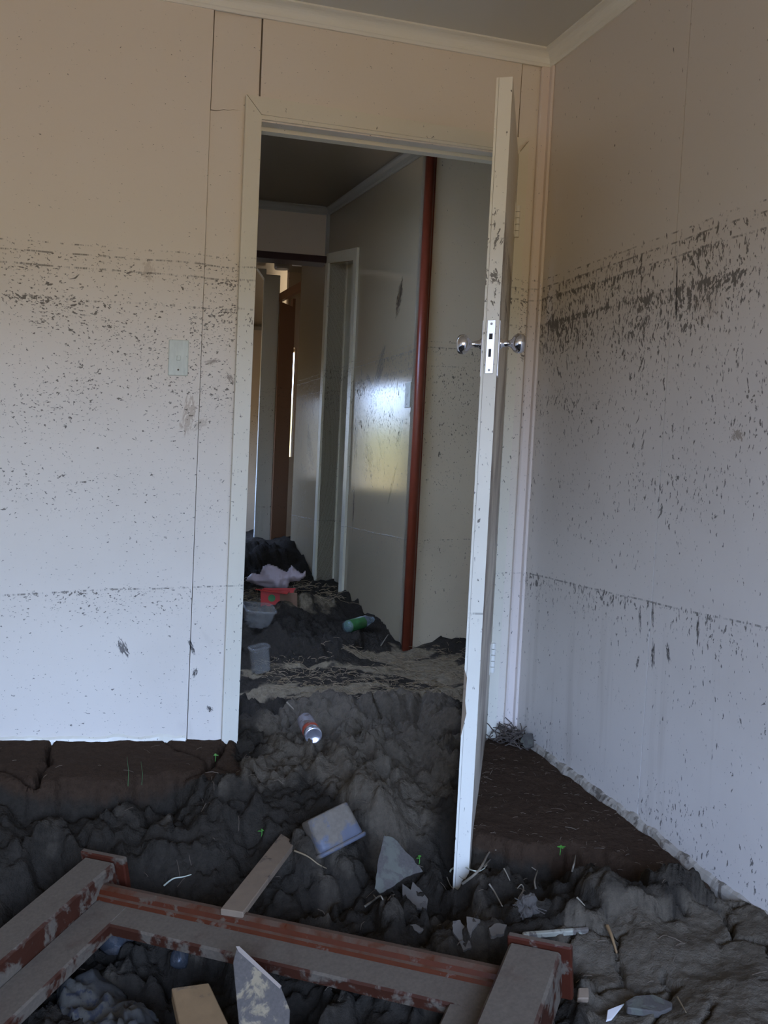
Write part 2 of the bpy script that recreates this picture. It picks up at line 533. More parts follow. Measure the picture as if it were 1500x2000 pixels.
M['dark_green'] = plain('grass_green', (0.04, 0.13, 0.03), 0.6)
M['bluebox'] = muddy('blue_plastic', (0.095, 0.10, 0.122), 0.68, 0.42, mud=(0.15, 0.125, 0.095), scale=11, updust=0.95)
M['bluejar'] = muddy('bluish_plastic', (0.035, 0.038, 0.042), 0.55, 0.25, mud=(0.06, 0.055, 0.052), scale=18)
M['silver'] = muddy('tin', (0.62, 0.62, 0.68), 0.25, 0.22, mud=(0.13, 0.10, 0.08), scale=40, Metallic=0.8)
M['can'] = muddy('can_paint', (0.20, 0.18, 0.18), 0.5, 0.35, mud=(0.12, 0.09, 0.075), scale=30)
M['orange'] = muddy('orange_band', (0.36, 0.05, 0.02), 0.4, 0.4, mud=(0.25, 0.2, 0.17), scale=60)
M['mirror'] = muddy('mirror_face', (0.26, 0.205, 0.125), 0.8, 0.5, mud=(0.10, 0.085, 0.07), scale=20)
M['mirror_edge'] = plain('bevelled_glass', (0.92, 0.93, 1.0), 0.12, 0.9, 0.02)
M['bag'] = muddy('thin_plastic_film', (0.42, 0.34, 0.33), 0.2, 0.35, mud=(0.3, 0.24, 0.2), scale=10)
M['red_card'] = plain('red_card', (0.42, 0.025, 0.018), 0.45)
M['brown_card'] = plain('brown_card', (0.16, 0.08, 0.04), 0.7)
M['green_print'] = plain('green_print', (0.03, 0.16, 0.04), 0.5)
M['paper'] = plain('white_paper', (0.62, 0.58, 0.54), 0.7)
M['clear'] = clear_plastic('clear_plastic', (0.30, 0.29, 0.26), 0.14)
M['label_green'] = plain('green_label', (0.03, 0.13, 0.035), 0.35, var=0.6, scale=60)
M['bottle'] = clear_plastic('bottle_plastic', (0.20, 0.25, 0.26), 0.35)
M['lamp'] = plain('grey_lamp_housing', (0.36, 0.36, 0.36), 0.4)
M['lamp_white'] = plain('white_lamp_cover', (0.85, 0.85, 0.85), 0.4)


def make_mud():
    N = NT('flood_mud')
    P = N.pos()
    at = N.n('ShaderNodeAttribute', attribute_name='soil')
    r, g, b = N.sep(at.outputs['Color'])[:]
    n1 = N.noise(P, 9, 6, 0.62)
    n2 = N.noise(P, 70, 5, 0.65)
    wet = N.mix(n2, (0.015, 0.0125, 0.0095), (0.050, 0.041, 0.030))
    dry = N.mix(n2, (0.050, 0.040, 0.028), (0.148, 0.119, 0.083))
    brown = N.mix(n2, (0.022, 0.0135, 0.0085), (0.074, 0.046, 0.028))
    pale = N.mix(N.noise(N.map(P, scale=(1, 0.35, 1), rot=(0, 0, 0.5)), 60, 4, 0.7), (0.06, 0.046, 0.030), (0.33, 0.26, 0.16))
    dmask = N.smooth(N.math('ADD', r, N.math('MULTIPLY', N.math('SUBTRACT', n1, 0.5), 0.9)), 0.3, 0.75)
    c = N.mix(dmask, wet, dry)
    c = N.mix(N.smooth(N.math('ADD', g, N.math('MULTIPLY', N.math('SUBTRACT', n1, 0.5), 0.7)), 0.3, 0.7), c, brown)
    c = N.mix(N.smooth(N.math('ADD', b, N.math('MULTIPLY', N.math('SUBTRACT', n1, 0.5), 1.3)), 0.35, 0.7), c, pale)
    N.set(Base_Color=c, Roughness=N.math('SUBTRACT', 0.92, N.math('MULTIPLY', N.smooth(n1, 0.5, 0.7), 0.12)))
    N.b.inputs['Specular IOR Level'].default_value = 0.06
    h = N.math('ADD', N.math('MULTIPLY', N.noise(P, 120, 5, 0.7), 0.6), N.math('MULTIPLY', N.noise(P, 34, 4, 0.6), 1.0))
    N.bump(h, 0.9, 0.011)
    return N.m


M['mud'] = make_mud()

# ------------------------------------------------------------------ large structure: the front room
YB, XR = 2.603, 1.397                         # back wall and right wall planes
ZC = 2.490                                    # ceiling
T = 0.10


def panel(bm, pts, y0, y1):                   # polygon in (x, z) between two depths
    prism(bm, [(x, y0, z) for x, z in pts], (0, y1 - y0, 0))


bm = new()
panel(bm, [(-1.7, 0), (0.3425, 0), (0.3485, 2.48), (-1.7, 2.48)], YB - 0.005, YB + 0.03)                    # big sheet, lapped over the strip
ck = [(0.3495, 2.186), (0.362, 2.185), (0.374, 2.187), (0.386, 2.191), (0.398, 2.190), (0.412, 2.194), (0.424, 2.193), (0.445, 2.197)]
lo = [(x, z - 0.003 * (1 - i / 7.0)) for i, (x, z) in enumerate(ck)]
panel(bm, [(0.3465, 0), (0.482, 0), (0.482, 2.197)] + lo[::-1], YB + 0.002, YB + 0.03)                                # strip below the crack
panel(bm, [(0.3505, 2.186)] + ck[1:] + [(0.4815, 2.197), (0.4815, 2.48), (0.3525, 2.48)], YB + 0.002, YB + 0.03)                              # strip above the crack
panel(bm, [(0.486, 2.17), (1.2935, 2.17), (1.2972, 2.48), (0.486, 2.48)], YB - 0.002, YB + 0.03)             # sheet over the door
panel(bm, [(1.2995, 0), (1.42, 0), (1.42, 2.48), (1.2995, 2.48)], YB, YB + 0.03)
box(bm, -1.7, 0.476, YB + 0.035, YB + T, 0, 2.49)
box(bm, 1.293, 1.45, YB + 0.035, YB + T, 0, 2.49)
box(bm, 0.47, 1.30, YB + 0.035, YB + T, 2.19, 2.49)
struct(obj('wall_back', bm, M['wall_back'], leaning=True), 'mud-spattered cream wall around the doorway with a cracked panel strip', 'wall')

bm = new()
for y0, y1 in ((-1.45, 0.62), (0.6225, 1.9255), (1.928, YB + T)):
    box(bm, XR, XR + 0.03, y0, y1, 0, 2.49)
box(bm, XR + 0.03, XR + 0.1, -1.45, YB + T, 0, 2.49)
struct(obj('wall_right', bm, M['wall_right'], leaning=True), 'heavily mud-flecked pale wall to the right of the open door', 'wall')

bm = new()
box(bm, -1.8, -1.7, -1.5, YB + T, 0, 2.49)
struct(obj('wall_left', bm, M['wall_back'], leaning=True))
bm = new()
x0, x1, z0, z1 = REAR
for a in ((-1.8, x0, 0, 2.49), (x1, 1.5, 0, 2.49), (x0, x1, 0, z0), (x0, x1, z1, 2.49)):
    box(bm, a[0], a[1], -1.5, -1.4, a[2], a[3])
struct(obj('wall_rear', bm, M['wall_back'], leaning=True))
bm = new()
box(bm, -1.8, 1.5, -1.5, YB + T, ZC, ZC + 0.05)
struct(obj('ceiling', bm, M['ceiling'], leaning=True), 'flat grey-white ceiling of the front room', 'ceiling')
bm = new()
box(bm, -2.0, 3.0, -1.6, 10.8, -0.1, 0.0)
struct(obj('floor', bm, M['dark_gap']))


def cornice(name, axis, a, b, wall, zb, zb2=None, c=0.043, mat='cornice', sign=-1):
    """Scotia moulding; profile in (out from wall, up)."""
    prof = [(0, 0), (0.006, 0), (0.009, 0.007)]
    for k in range(7):
        t = k / 6.0 * math.pi / 2
        prof.append((0.011 + (c - 0.018) * (1 - math.cos(t)), 0.009 + (c - 0.016) * math.sin(t)))
    prof += [(c, c - 0.005), (c, c), (0, c)]
    zb2 = zb if zb2 is None else zb2
    bm = new()
    A, B = [], []
    for o_, h_ in prof:
        if axis == 'x':
            A.append(bm.verts.new((a[0] - (o_ if a[1] else 0), wall + sign * o_, zb + h_)))
            B.append(bm.verts.new((b[0] - (o_ if b[1] else 0), wall + sign * o_, zb2 + h_)))
        else:
            A.append(bm.verts.new((wall + sign * o_, a[0] - (o_ if a[1] else 0), zb + h_)))
            B.append(bm.verts.new((wall + sign * o_, b[0] - (o_ if b[1] else 0), zb2 + h_)))
    n = len(A)
    bm.faces.new(A)
    bm.faces.new(B[::-1])
    for i in range(n):
        bm.faces.new((A[i], A[(i + 1) % n], B[(i + 1) % n], B[i]))
    return struct(obj(name, bm, M[mat], leaning=True))


cornice('trim_1', 'x', (-1.7, 0), (XR, 1), YB - 0.003, 2.447)
cornice('trim_2', 'y', (-1.4, 0), (YB - 0.003, 1), XR, 2.447)

bm = new()                                    # strip in the corner
box(bm, 1.3615, XR, YB - 0.016, YB, 0.15, 2.447, 0.004)
box(bm, XR - 0.010, XR, YB - 0.034, YB - 0.014, 0.15, 2.447, 0.003)
struct(obj('trim_3', bm, M['trim_pink'], leaning=True), 'pinkish vertical cover strip in the corner of the two walls', 'trim')

# door casing: two legs and a head, mitred, the joints opened up by the flood
JL, JR, JH = 0.487, 1.290, 2.184
bm = new()
yc = YB - 0.016
prism(bm, [(0.4435, yc, 0.1), (JL, yc, 0.1), (JL, yc, JH), (0.4435, yc, JH + 0.048)], (0, 0.016, 0))
struct(obj('trim_4', bm, M['trim'], leaning=True), 'cream casing board left of the doorway', 'trim')
bm = new()
prism(bm, [(0.4455, yc + 0.001, JH + 0.049), (JL + 0.0015, yc + 0.001, JH + 0.001), (JR - 0.004, yc + 0.001, JH - 0.004), (1.327, yc + 0.001, JH + 0.037)], (0, 0.015, 0))
struct(obj('trim_5', bm, M['trim'], leaning=True), 'cream casing board above the doorway', 'trim')
bm = new()
prism(bm, [(JR + 0.006, yc, 0.1), (1.329, yc, 0.1), (1.329, yc, JH + 0.031), (JR + 0.006, yc, JH - 0.012)], (0, 0.016, 0))
struct(obj('trim_6', bm, M['trim'], leaning=True), 'cream casing board right of the doorway', 'trim')
bm = new()                                    # jamb lining with stop
for (xa, xb, sa, sb) in ((JL - 0.006, JL + 0.003, JL + 0.003, JL + 0.012), (JR + 0.0, JR + 0.012, JR - 0.010, JR + 0.0)):
    box(bm, xa, xb, YB - 0.012, YB + T, 0.1, JH)
    box(bm, sa, sb, YB + 0.045, YB + 0.075, 0.1, JH - 0.008)
box(bm, JL, JR, YB - 0.010, YB + T, JH - 0.010, JH + 0.004)
box(bm, JL, JR, YB + 0.045, YB + 0.075, JH - 0.022, JH - 0.008)
struct(obj('trim_7', bm, M['trim'], leaning=True), 'door jamb lining and stop around the opening', 'trim')

# bottom edges of the walls, roughened by dried mud
def crumbly(name, pts, w, h, mat, seed):
    rnd = random.Random(seed)
    bm = new()
    n = len(pts)
    rings = []
    for i, (p, out) in enumerate(pts):
        k = h * (0.85 + 0.5 * mnoise.noise((i * 0.21 + seed, 1, 0)) + 0.15 * rnd.random())
        ww = w * (0.85 + 0.5 * mnoise.noise((i * 0.17 + seed, 5, 0)) + 0.15 * rnd.random())
        p, out = Vector(p), Vector(out)
        rings.append([bm.verts.new(q) for q in (p + Vector((0, 0, -0.08)), p + out * ww + Vector((0, 0, -0.08)), p + out * ww, p + out * ww * 0.6 + Vector((0, 0, k * 0.7)), p + Vector((0, 0, k)))])
    for a, b in zip(rings, rings[1:]):
        for j in range(4):
            bm.faces.new((a[j], a[j + 1], b[j + 1], b[j]))
    return obj(name, bm, mat, leaning=True)


pts = []
for i in range(90):
    t = i / 89.0
    x = -0.75 + t * 1.09
    pts.append(((x, YB - 0.005, 0.497 - 0.075 * max(0, (x + 0.45) / 0.79)), (0, -1, 0)))
struct(crumbly('baseboard_back', pts, 0.010, 0.022, M['trim'], 3))
pts = []
for i in range(120):
    t = i / 119.0
    y = 2.50 - t * 1.05
    zb = np.interp(y, [1.45, 1.63, 1.9, 2.5], [0.255, 0.262, 0.292, 0.335])
    pts.append(((XR, y, float(zb)), (-1, 0, 0)))
M['crust'] = muddy('crumbling_wall_edge', (0.34, 0.30, 0.24), 0.5, 0.85, mud=(0.16, 0.135, 0.105), scale=26)
struct(crumbly('baseboard_right', pts, 0.014, 0.020, M['crust'], 5))

# ------------------------------------------------------------------ hallway beyond the door
YF, XH = 3.79, 1.50                           # facing wall, hall wall
bm = new()
box(bm, XH, 2.6, YF, YF + 0.1, 0, 2.72)
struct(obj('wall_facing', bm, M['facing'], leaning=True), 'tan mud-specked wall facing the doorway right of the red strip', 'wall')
bm = new()
DY0, DY1, DZ = 4.80, 5.285, 2.345             # doorway in the hall wall
box(bm, XH, XH + 0.1, YF + 0.002, DY0, 0, 2.80)
box(bm, XH, XH + 0.1, DY1, 5.94, 0, 2.80)
prism(bm, [(XH, DY0, 2.315), (XH, DY1, 2.395), (XH, DY1, 2.80), (XH, DY0, 2.80)], (0.1, 0, 0))
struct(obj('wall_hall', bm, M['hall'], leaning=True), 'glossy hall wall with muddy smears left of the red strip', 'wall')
bm = new()                                    # red-brown corner strip
tube(bm, [(XH - 0.008, YF - 0.010, 0.2), (XH - 0.008, YF - 0.010, 2.6)], 0.022, 14)
box(bm, XH - 0.016, XH + 0.022, YF - 0.014, YF + 0.004, 0.2, 2.6, 0.003)
box(bm, XH - 0.016, XH + 0.004, YF - 0.014, YF + 0.020, 0.2, 2.6, 0.003)
struct(obj('trim_8', bm, M['red_trim'], leaning=True, smooth=True), 'red-brown painted corner strip at the end of the hall wall', 'trim')
# casing of the side doorway
bm = new()
prism(bm, [(XH - 0.014, 4.742, 0.2), (XH - 0.014, DY0, 0.2), (XH - 0.014, DY0, 2.318), (XH - 0.014, 4.742, 2.372)], (0.014, 0, 0))
prism(bm, [(XH - 0.014, 4.742, 2.372), (XH - 0.014, DY0, 2.318), (XH - 0.014, DY1, 2.398), (XH - 0.014, 5.335, 2.462)], (0.014, 0, 0))
prism(bm, [(XH - 0.014, 5.335, 0.2), (XH - 0.014, DY1, 0.2), (XH - 0.014, DY1, 2.398), (XH - 0.014, 5.335, 2.462)], (0.014, 0, 0))
box(bm, XH, XH + 0.11, DY0 - 0.008, DY0, 0.2, 2.33)
box(bm, XH, XH + 0.11, DY1, DY1 + 0.008, 0.2, 2.41)
struct(obj('trim_9', bm, M['hall_trim'], leaning=True), 'cream casing around the side doorway in the hall', 'trim')
bm = new()
box(bm, XH + 0.11, XH + 0.145, DY0 - 0.02, DY1 + 0.02, 0.15, 2.45)
dd = struct(obj('door_2', bm, M['hall_trim'], leaning=True), 'closed cream door in the side doorway of the hall', 'door')
# partition header with dark beam
YP = 5.345
bm = new()
box(bm, 0.35, XH, YP, YP + 0.08, 2.44, 2.80)
struct(obj('wall_partition', bm, M['far'], leaning=True))
bm = new()
box(bm, 0.35, XH, YP - 0.03, YP + 0.10, 2.405, 2.445, 0.004)
struct(obj('trim_10', bm, M['dark_beam'], leaning=True), 'dark stained beam under the hall partition', 'beam')
bm = new()
box(bm, XH - 0.018, XH, YP - 0.02, YP, 2.40, 2.70)
struct(obj('trim_11', bm, M['hall_cornice'], leaning=True))
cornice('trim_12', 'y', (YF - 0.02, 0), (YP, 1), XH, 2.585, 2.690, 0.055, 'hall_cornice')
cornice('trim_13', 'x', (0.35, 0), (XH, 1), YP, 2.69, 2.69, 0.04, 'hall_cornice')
bm = new()
prism(bm, [(0.2, YB + T, 2.575), (2.6, YB + T, 2.575), (2.6, YF, 2.635), (2.6, YP + 0.05, 2.735), (0.2, YP + 0.05, 2.735), (0.2, YF, 2.635)], (0, 0, 0.05))
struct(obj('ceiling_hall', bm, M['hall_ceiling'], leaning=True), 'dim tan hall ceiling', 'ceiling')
bm = new()
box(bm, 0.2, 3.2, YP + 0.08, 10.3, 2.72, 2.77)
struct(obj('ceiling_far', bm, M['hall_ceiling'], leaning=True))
# left side of the hall, with windows that light it
bm = new()
y = YF
for (a, b, c, d) in HALLW:
    box(bm, 0.22, 0.34, y, a, 0, 2.80)
    box(bm, 0.22, 0.34, a, b, 0, c)
    box(bm, 0.22, 0.34, a, b, d, 2.80)
    y = b
box(bm, 0.22, 0.34, y, 10.3, 0, 2.80)
box(bm, -0.8, 0.22, YF, YF + 0.1, 0, 2.72)
box(bm, -0.9, -0.8, YB + T, YF + 0.1, 0, 2.72)
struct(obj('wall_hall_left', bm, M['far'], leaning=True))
bm = new()
box(bm, 2.5, 2.6, YB + T, YF, 0, 2.72)
box(bm, 1.45, 2.6, YB + 0.03, YB + T, 0, 2.72)
box(bm, -0.9, 2.6, YB + 0.08, YB + T - 0.002, 2.47, 2.75)
struct(obj('wall_cross_hall', bm, M['facing'], leaning=True))
# far end
bm = new()
for a in ((0.2, 2.34, 0, 2.80), (2.68, 3.2, 0, 2.80), (2.34, 2.68, 0, 1.2), (2.34, 2.68, 2.45, 2.80)):
    box(bm, a[0], a[1], 10.0, 10.1, a[2], a[3])
box(bm, 3.1, 3.2, 5.9, 10.0, 0, 2.80)
box(bm, XH + 0.1, 3.2, 5.86, 5.94, 0, 2.80)
struct(obj('wall_far', bm, M['far'], leaning=True), 'tan end wall of the far room', 'wall')
bm = new()
prism(bm, [(0.3, 9.95, 2.66), (3.1, 9.95, 2.66), (3.1, 10.0, 2.72), (0.3, 10.0, 2.72)], (0, 0, 0.04))
struct(obj('trim_14', bm, M['hall_cornice'], leaning=True))
bm = new()
box(bm, 1.483, 1.612, 7.0, 7.015, 0.2, 2.66, 0.004)
prism(bm, [(1.43, 7.0, 2.70), (1.50, 7.0, 2.61), (1.50, 7.0, 2.70)], (0, 0.05, 0))
struct(obj('trim_15', bm, M['far_white'], leaning=True), 'pale greenish-white post at the far end of the hall', 'post')
bm = new()                                    # brown door frame in an oblique wall
box(bm, 1.612, 1.624, 6.97, 7.09, 0.2, 2.50)
prism(bm, [(1.624, 7.0, 0.2), (1.735, 7.0, 0.2), (1.735, 7.0, 2.42), (1.624, 7.0, 2.46)], (0, 0.03, 0))
prism(bm, [(1.606, 7.0, 2.46), (1.606, 7.0, 2.52), (1.80, 6.35, 2.62), (1.80, 6.35, 2.55)], (0.03, 0.01, 0))
struct(obj('trim_16', bm, M['brown_wood'], leaning=True), 'brown timber door frame beside the pale far post', 'door frame')
bm = new()
WS = (1.762, 1.800, 1.262, 2.13)
box(bm, 1.715, WS[0], 7.14, 7.2, 0.2, 2.80)
box(bm, WS[1], 2.6, 7.14, 7.2, 0.2, 2.80)
box(bm, WS[0], WS[1], 7.14, 7.2, 0.2, WS[2])
box(bm, WS[0], WS[1], 7.14, 7.2, WS[3], 2.80)
struct(obj('wall_far_side', bm, M['far'], leaning=True))
# the far-end room is lit through this narrow gap: a window in the end wall behind it
bm = new()
box(bm, 1.735, 1.755, 7.06, 7.13, 0.2, 2.5)
struct(obj('trim_17', bm, M['brown_wood'], leaning=True))

# ------------------------------------------------------------------ mud
_TAB = {}


def tab(seed):
    if seed not in _TAB:
        _TAB[seed] = np.random.RandomState(seed).rand(256, 256)
    return _TAB[seed]


def vnoise(x, y, seed):
    t = tab(seed)
    xi, yi = np.floor(x).astype(int), np.floor(y).astype(int)
    fx, fy = x - xi, y - yi
    fx, fy = fx * fx * fx * (fx * (fx * 6 - 15) + 10), fy * fy * fy * (fy * (fy * 6 - 15) + 10)
    a, b = t[xi % 256, yi % 256], t[(xi + 1) % 256, yi % 256]
    c, d = t[xi % 256, (yi + 1) % 256], t[(xi + 1) % 256, (yi + 1) % 256]
    return (a * (1 - fx) + b * fx) * (1 - fy) + (c * (1 - fx) + d * fx) * fy


def fbm(x, y, s, seed, octs=4, gain=0.5):
    v, a, tot = 0, 1.0, 0
    for o in range(octs):
        ca, sa = math.cos(0.6 * o), math.sin(0.6 * o)
        v = v + a * vnoise((x * ca - y * sa) / s + 17.3 * o, (x * sa + y * ca) / s + 5.1 * o, seed + o)
        tot += a
        a *= gain
        s *= 0.5
    return v / tot - 0.5


def worley(x, y, s, seed):
    x, y = x / s, y / s
    xi, yi = np.floor(x).astype(int), np.floor(y).astype(int)
    f1 = np.full(x.shape, 9.0)
    f2 = np.full(x.shape, 9.0)
    rid = np.zeros(x.shape)
    for i in (-1, 0, 1):
        for j in (-1, 0, 1):
            cx, cy = xi + i, yi + j
            d = np.hypot(cx + tab(seed)[cx % 256, cy % 256] - x, cy + tab(seed + 1)[cx % 256, cy % 256] - y)
            near = d < f1
            f2 = np.where(near, f1, np.minimum(f2, d))
            rid = np.where(near, tab(seed + 2)[cx % 256, cy % 256], rid)
            f1 = np.where(near, d, f1)
    return f1, f2, rid


def sstep(x, a, b):
    t = np.clip((x - a) / (b - a), 0, 1)
    return t * t * (3 - 2 * t)


def polydist(x, y, poly):                     # signed distance, positive inside
    inside = np.zeros(x.shape, bool)
    d = np.full(x.shape, 1e9)
    n = len(poly)
    for i in range(n):
        (x0, y0), (x1, y1) = poly[i], poly[(i + 1) % n]
        c = ((y0 > y) != (y1 > y)) & (x < (x1 - x0) * (y - y0) / (y1 - y0 + 1e-12) + x0)
        inside ^= c
        t = np.clip(((x - x0) * (x1 - x0) + (y - y0) * (y1 - y0)) / ((x1 - x0) ** 2 + (y1 - y0) ** 2 + 1e-12), 0, 1)
        d = np.minimum(d, np.hypot(x - x0 - t * (x1 - x0), y - y0 - t * (y1 - y0)))
    return np.where(inside, d, -d)


def P2(l, z=None):
    return [tuple(at_z(a[0], a[1], a[2] if len(a) > 2 else z)[:2]) for a in l]


# survey of the churned surface
CT = [(0, 1560, .395), (250, 1565, .385), (450, 1545, .385), (120, 1600, .36), (350, 1600, .355), (-200, 1580, .38), (530, 1450, .395), (650, 1390, .405), (800, 1390, .395), (870, 1450, .37), (650, 1480, .385),
      (720, 1560, .37), (560, 1590, .32), (300, 1640, .285), (100, 1640, .28), (650, 1660, .28), (800, 1660, .265), (860, 1600, .30), (880, 1720, .195),
      (1000, 1720, .165), (1150, 1740, .155), (1300, 1745, .175), (750, 1760, .225), (500, 1720, .25), (600, 1830, .205), (300, 1850, .155), (600, 1950, .14),
      (150, 1950, .10), (900, 1850, .215), (1000, 1800, .24), (1100, 1820, .25), (1300, 1810, .262), (1470, 1800, .265), (1450, 1950, .25), (1200, 1950, .215),
      (980, 1990, .15), (350, 2000, .13), (480, 1350, .395), (650, 1335, .40), (880, 1330, .375), (800, 1280, .365), (860, 1290, .36), (720, 1250, .41),
      (560, 1235, .50), (600, 1175, .50), (490, 1240, .46), (520, 1290, .40), (500, 1130, .53), (560, 1065, .60), (480, 1175, .50), (640, 1150, .49), (690, 1210, .44)]
ctrl = [(*at_z(a, b, c)[:2], c) for a, b, c in CT] + [(0, .6, .12), (-1.2, 1.5, .25), (1.3, .7, .25), (0, -.8, .12), (-1.3, .2, .2), (1.0, 9.0, .48), (1.2, 8.0, .55),
        (.6, 7.0, .60), (2.2, 8, .5), (.45, 4.2, .45), (0, 3.2, .40), (2.2, 3.2, .35), (.5, 5.5, .58), (1.42, 5.9, .66), (.9, 6.3, .64), (1.3, 10, .42), (1.63, 6.9, .61)]
ctrl = np.array(ctrl)
SHL = P2([(-500, 1440, .50), (0, 1438, .49), (470, 1440, .42), (465, 1505, .415), (400, 1512, .42), (330, 1500, .43), (230, 1515, .44), (120, 1512, .455), (60, 1522, .46), (-500, 1530, .47)])
SHL = [(SHL[0][0], 2.75), (0.0, 2.75), (0.46, 2.75)] + SHL[2:]
SHR = P2([(905, 1622, .318), (1000, 1640, .305), (1100, 1655, .292), (1180, 1675, .28), (1250, 1708, .27), (1330, 1735, .262), (1400, 1745, .255)]) + [(1.6, 1.6), (1.6, 2.75), (1.29, 2.75)] + P2([(930, 1480, .34), (905, 1560, .33)])
DRYP = P2([(1130, 1900, .23), (1060, 1830, .245), (1150, 1808, .25), (1230, 1785, .262), (1330, 1782, .265), (1420, 1770, .265), (1440, 1750, .262)]) + [(1.6, 1.45), (1.6, .3), (.8, .3)] + P2([(1150, 2010, .21)])
RIDGE = P2([(560, 1400, .4), (700, 1340, .4), (880, 1360, .39), (880, 1500, .36), (840, 1600, .31), (740, 1640, .30), (690, 1560, .37), (600, 1520, .36), (480, 1560, .35), (480, 1520, .37)])
STRAWP = P2([(455, 1310, .395), (640, 1300, .40), (700, 1290, .385), (760, 1268, .375), (920, 1275, .365), (930, 1365, .38), (640, 1368, .40), (455, 1370, .40)])


def mud_field(X, Y):
    wx = fbm(X, Y, 0.30, 40, 4) * 0.10
    wy = fbm(X, Y, 0.30, 60, 4) * 0.10
    num = np.zeros(X.shape)
    den = np.zeros(X.shape)
    for cx, cy, cz in ctrl:
        w = 1.0 / (((X - cx) ** 2 + (Y - cy) ** 2) + 0.004) ** 1.9
        num += w * cz
        den += w
    base = num / den
    xw, yw = X + wx + fbm(X, Y, 0.05, 44, 3) * 0.030, Y + wy + fbm(X, Y, 0.05, 48, 3) * 0.030
    # clods thrown up by people wading through
    f1, f2, r = worley(xw, yw, 0.17, 100)
    c1 = np.clip(1.25 - f1 * 1.5, 0, 0.85) * (r - 0.25)
    g1, g2, r2 = worley(xw * 1.15 + 3, yw * 0.85, 0.085, 110)
    c2 = np.clip(1.3 - g1 * 1.6, 0, 0.9) * (r2 - 0.2)
    h1, h2, r3 = worley(xw + 7, yw + 1.3, 0.036, 120)
    c3 = np.clip(1.3 - h1 * 1.7, 0, 1) * (r3 - 0.3)
    big = fbm(X, Y, 0.28, 70, 5, 0.55)
    i1, i2, r4 = worley(xw * 1.1 + 2, yw + 9, 0.019, 150)
    c4 = np.clip(1 - (i1 / 0.8) ** 2, 0, 1) * (r4 - 0.3)
    grit = np.abs(fbm(X, Y, 0.06, 160, 4, 0.6))
    lump = 0.072 * c1 + 0.058 * c2 + 0.032 * c3 + 0.013 * c4 + 0.085 * big - 0.060 * grit
    pits = fbm(X, Y, 0.20, 90, 3)
    lump = lump - 0.05 * sstep(pits, 0.12, 0.25)
    edge = fbm(X, Y, 0.12, 80, 4) * 0.055 + fbm(X, Y, 0.04, 85, 3) * 0.035
    dl = polydist(X, Y, SHL) + edge
    dr = polydist(X, Y, SHR) + edge
    dd_ = polydist(X, Y, DRYP) + edge
    rg = polydist(X, Y, RIDGE)
    sw = polydist(X, Y, STRAWP)
    flat = np.zeros(X.shape)
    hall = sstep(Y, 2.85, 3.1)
    amp = 1 - 0.35 * hall
    amp = amp * (1 - 0.7 * sstep(sw, -0.05, 0.12))
    z = base + lump * amp
    fine = fbm(X, Y, 0.02, 30, 3) * 0.004 + fbm(X, Y, 0.10, 33, 3) * 0.010
    # untouched shelf by the back wall, cracked where it dried
    zl = np.interp(X, [-0.6, -0.15, 0.45], [0.50, 0.484, 0.416]) - 0.10 * np.clip(2.603 - Y, 0, 1) * 0.9
    k1, k2, _ = worley(xw * 0.9, yw * 0.6 + 0.35, 0.30, 130)
    crack = sstep(k2 - k1, 0.0, 0.05)
    ml = sstep(dl, -0.012, 0.02)
    z = z * (1 - ml) + ml * (zl + fine - 0.055 * (1 - crack) * sstep(dl, 0, .05) * sstep(2.603 - Y, 0.012, 0.05))
    zr = np.interp(Y, [1.45, 1.63, 1.91, 2.5], [0.252, 0.262, 0.29, 0.334]) + 0.02 * np.clip(1.4 - X, 0, 0.5)
    mr = sstep(dr, -0.015, 0.022)
    z = z * (1 - mr) + mr * (zr + fine * 1.1)
    q1, q2, _ = worley(xw, yw, 0.13, 140)
    crk = sstep(q2 - q1, 0.0, 0.07) * 0.75 + 0.25 * sstep(vnoise(X * 5, Y * 5, 7), .3, .6)
    md = sstep(dd_, -0.03, 0.05)
    zd = base + 0.35 * lump * 0.35 + fine * 2.2 - 0.045 * (1 - sstep(q2 - q1, 0.0, 0.075)) * sstep(vnoise(X * 6, Y * 6, 9), .2, .32) + 0.012 * big
    z = z * (1 - md) + md * zd
    # colour of the soil: dry grey, brown silt, pale fibrous layer
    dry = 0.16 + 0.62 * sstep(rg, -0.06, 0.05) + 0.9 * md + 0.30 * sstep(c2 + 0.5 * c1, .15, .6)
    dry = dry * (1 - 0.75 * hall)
    brown = np.maximum(mr, ml * 0.9)
    pale = sstep(sw, -0.06, 0.06) * (0.35 + 0.9 * sstep(fbm(X, Y * 2.5, 0.25, 95, 4), -0.08, 0.12))
    s2 = P2([(470, 1165, .5), (600, 1160, .5), (690, 1165, .49), (640, 1200, .48), (560, 1195, .5), (470, 1200, .49)])
    pale = np.maximum(pale, 0.55 * sstep(polydist(X, Y, s2), -0.05, 0.08))
    return z, np.clip(dry, 0, 1), np.clip(brown, 0, 1), np.clip(pale, 0, 1)


def axis_pts(segs):
    o = []
    for a, b, s in segs:
        o += list(np.arange(a, b - 1e-6, s))
    return np.array(o + [segs[-1][1]])


GX = axis_pts([(-1.69, -0.66, 0.04), (-0.66, 1.43, 0.006), (1.43, 2.5, 0.05)])
GY = axis_pts([(-1.39, 0.95, 0.06), (0.95, 2.75, 0.006), (2.75, 5.4, 0.016), (5.4, 9.99, 0.06)])
XX, YY = np.meshgrid(GX, GY, indexing='ij')
ZZ, DRY, BRN, PAL = mud_field(XX, YY)


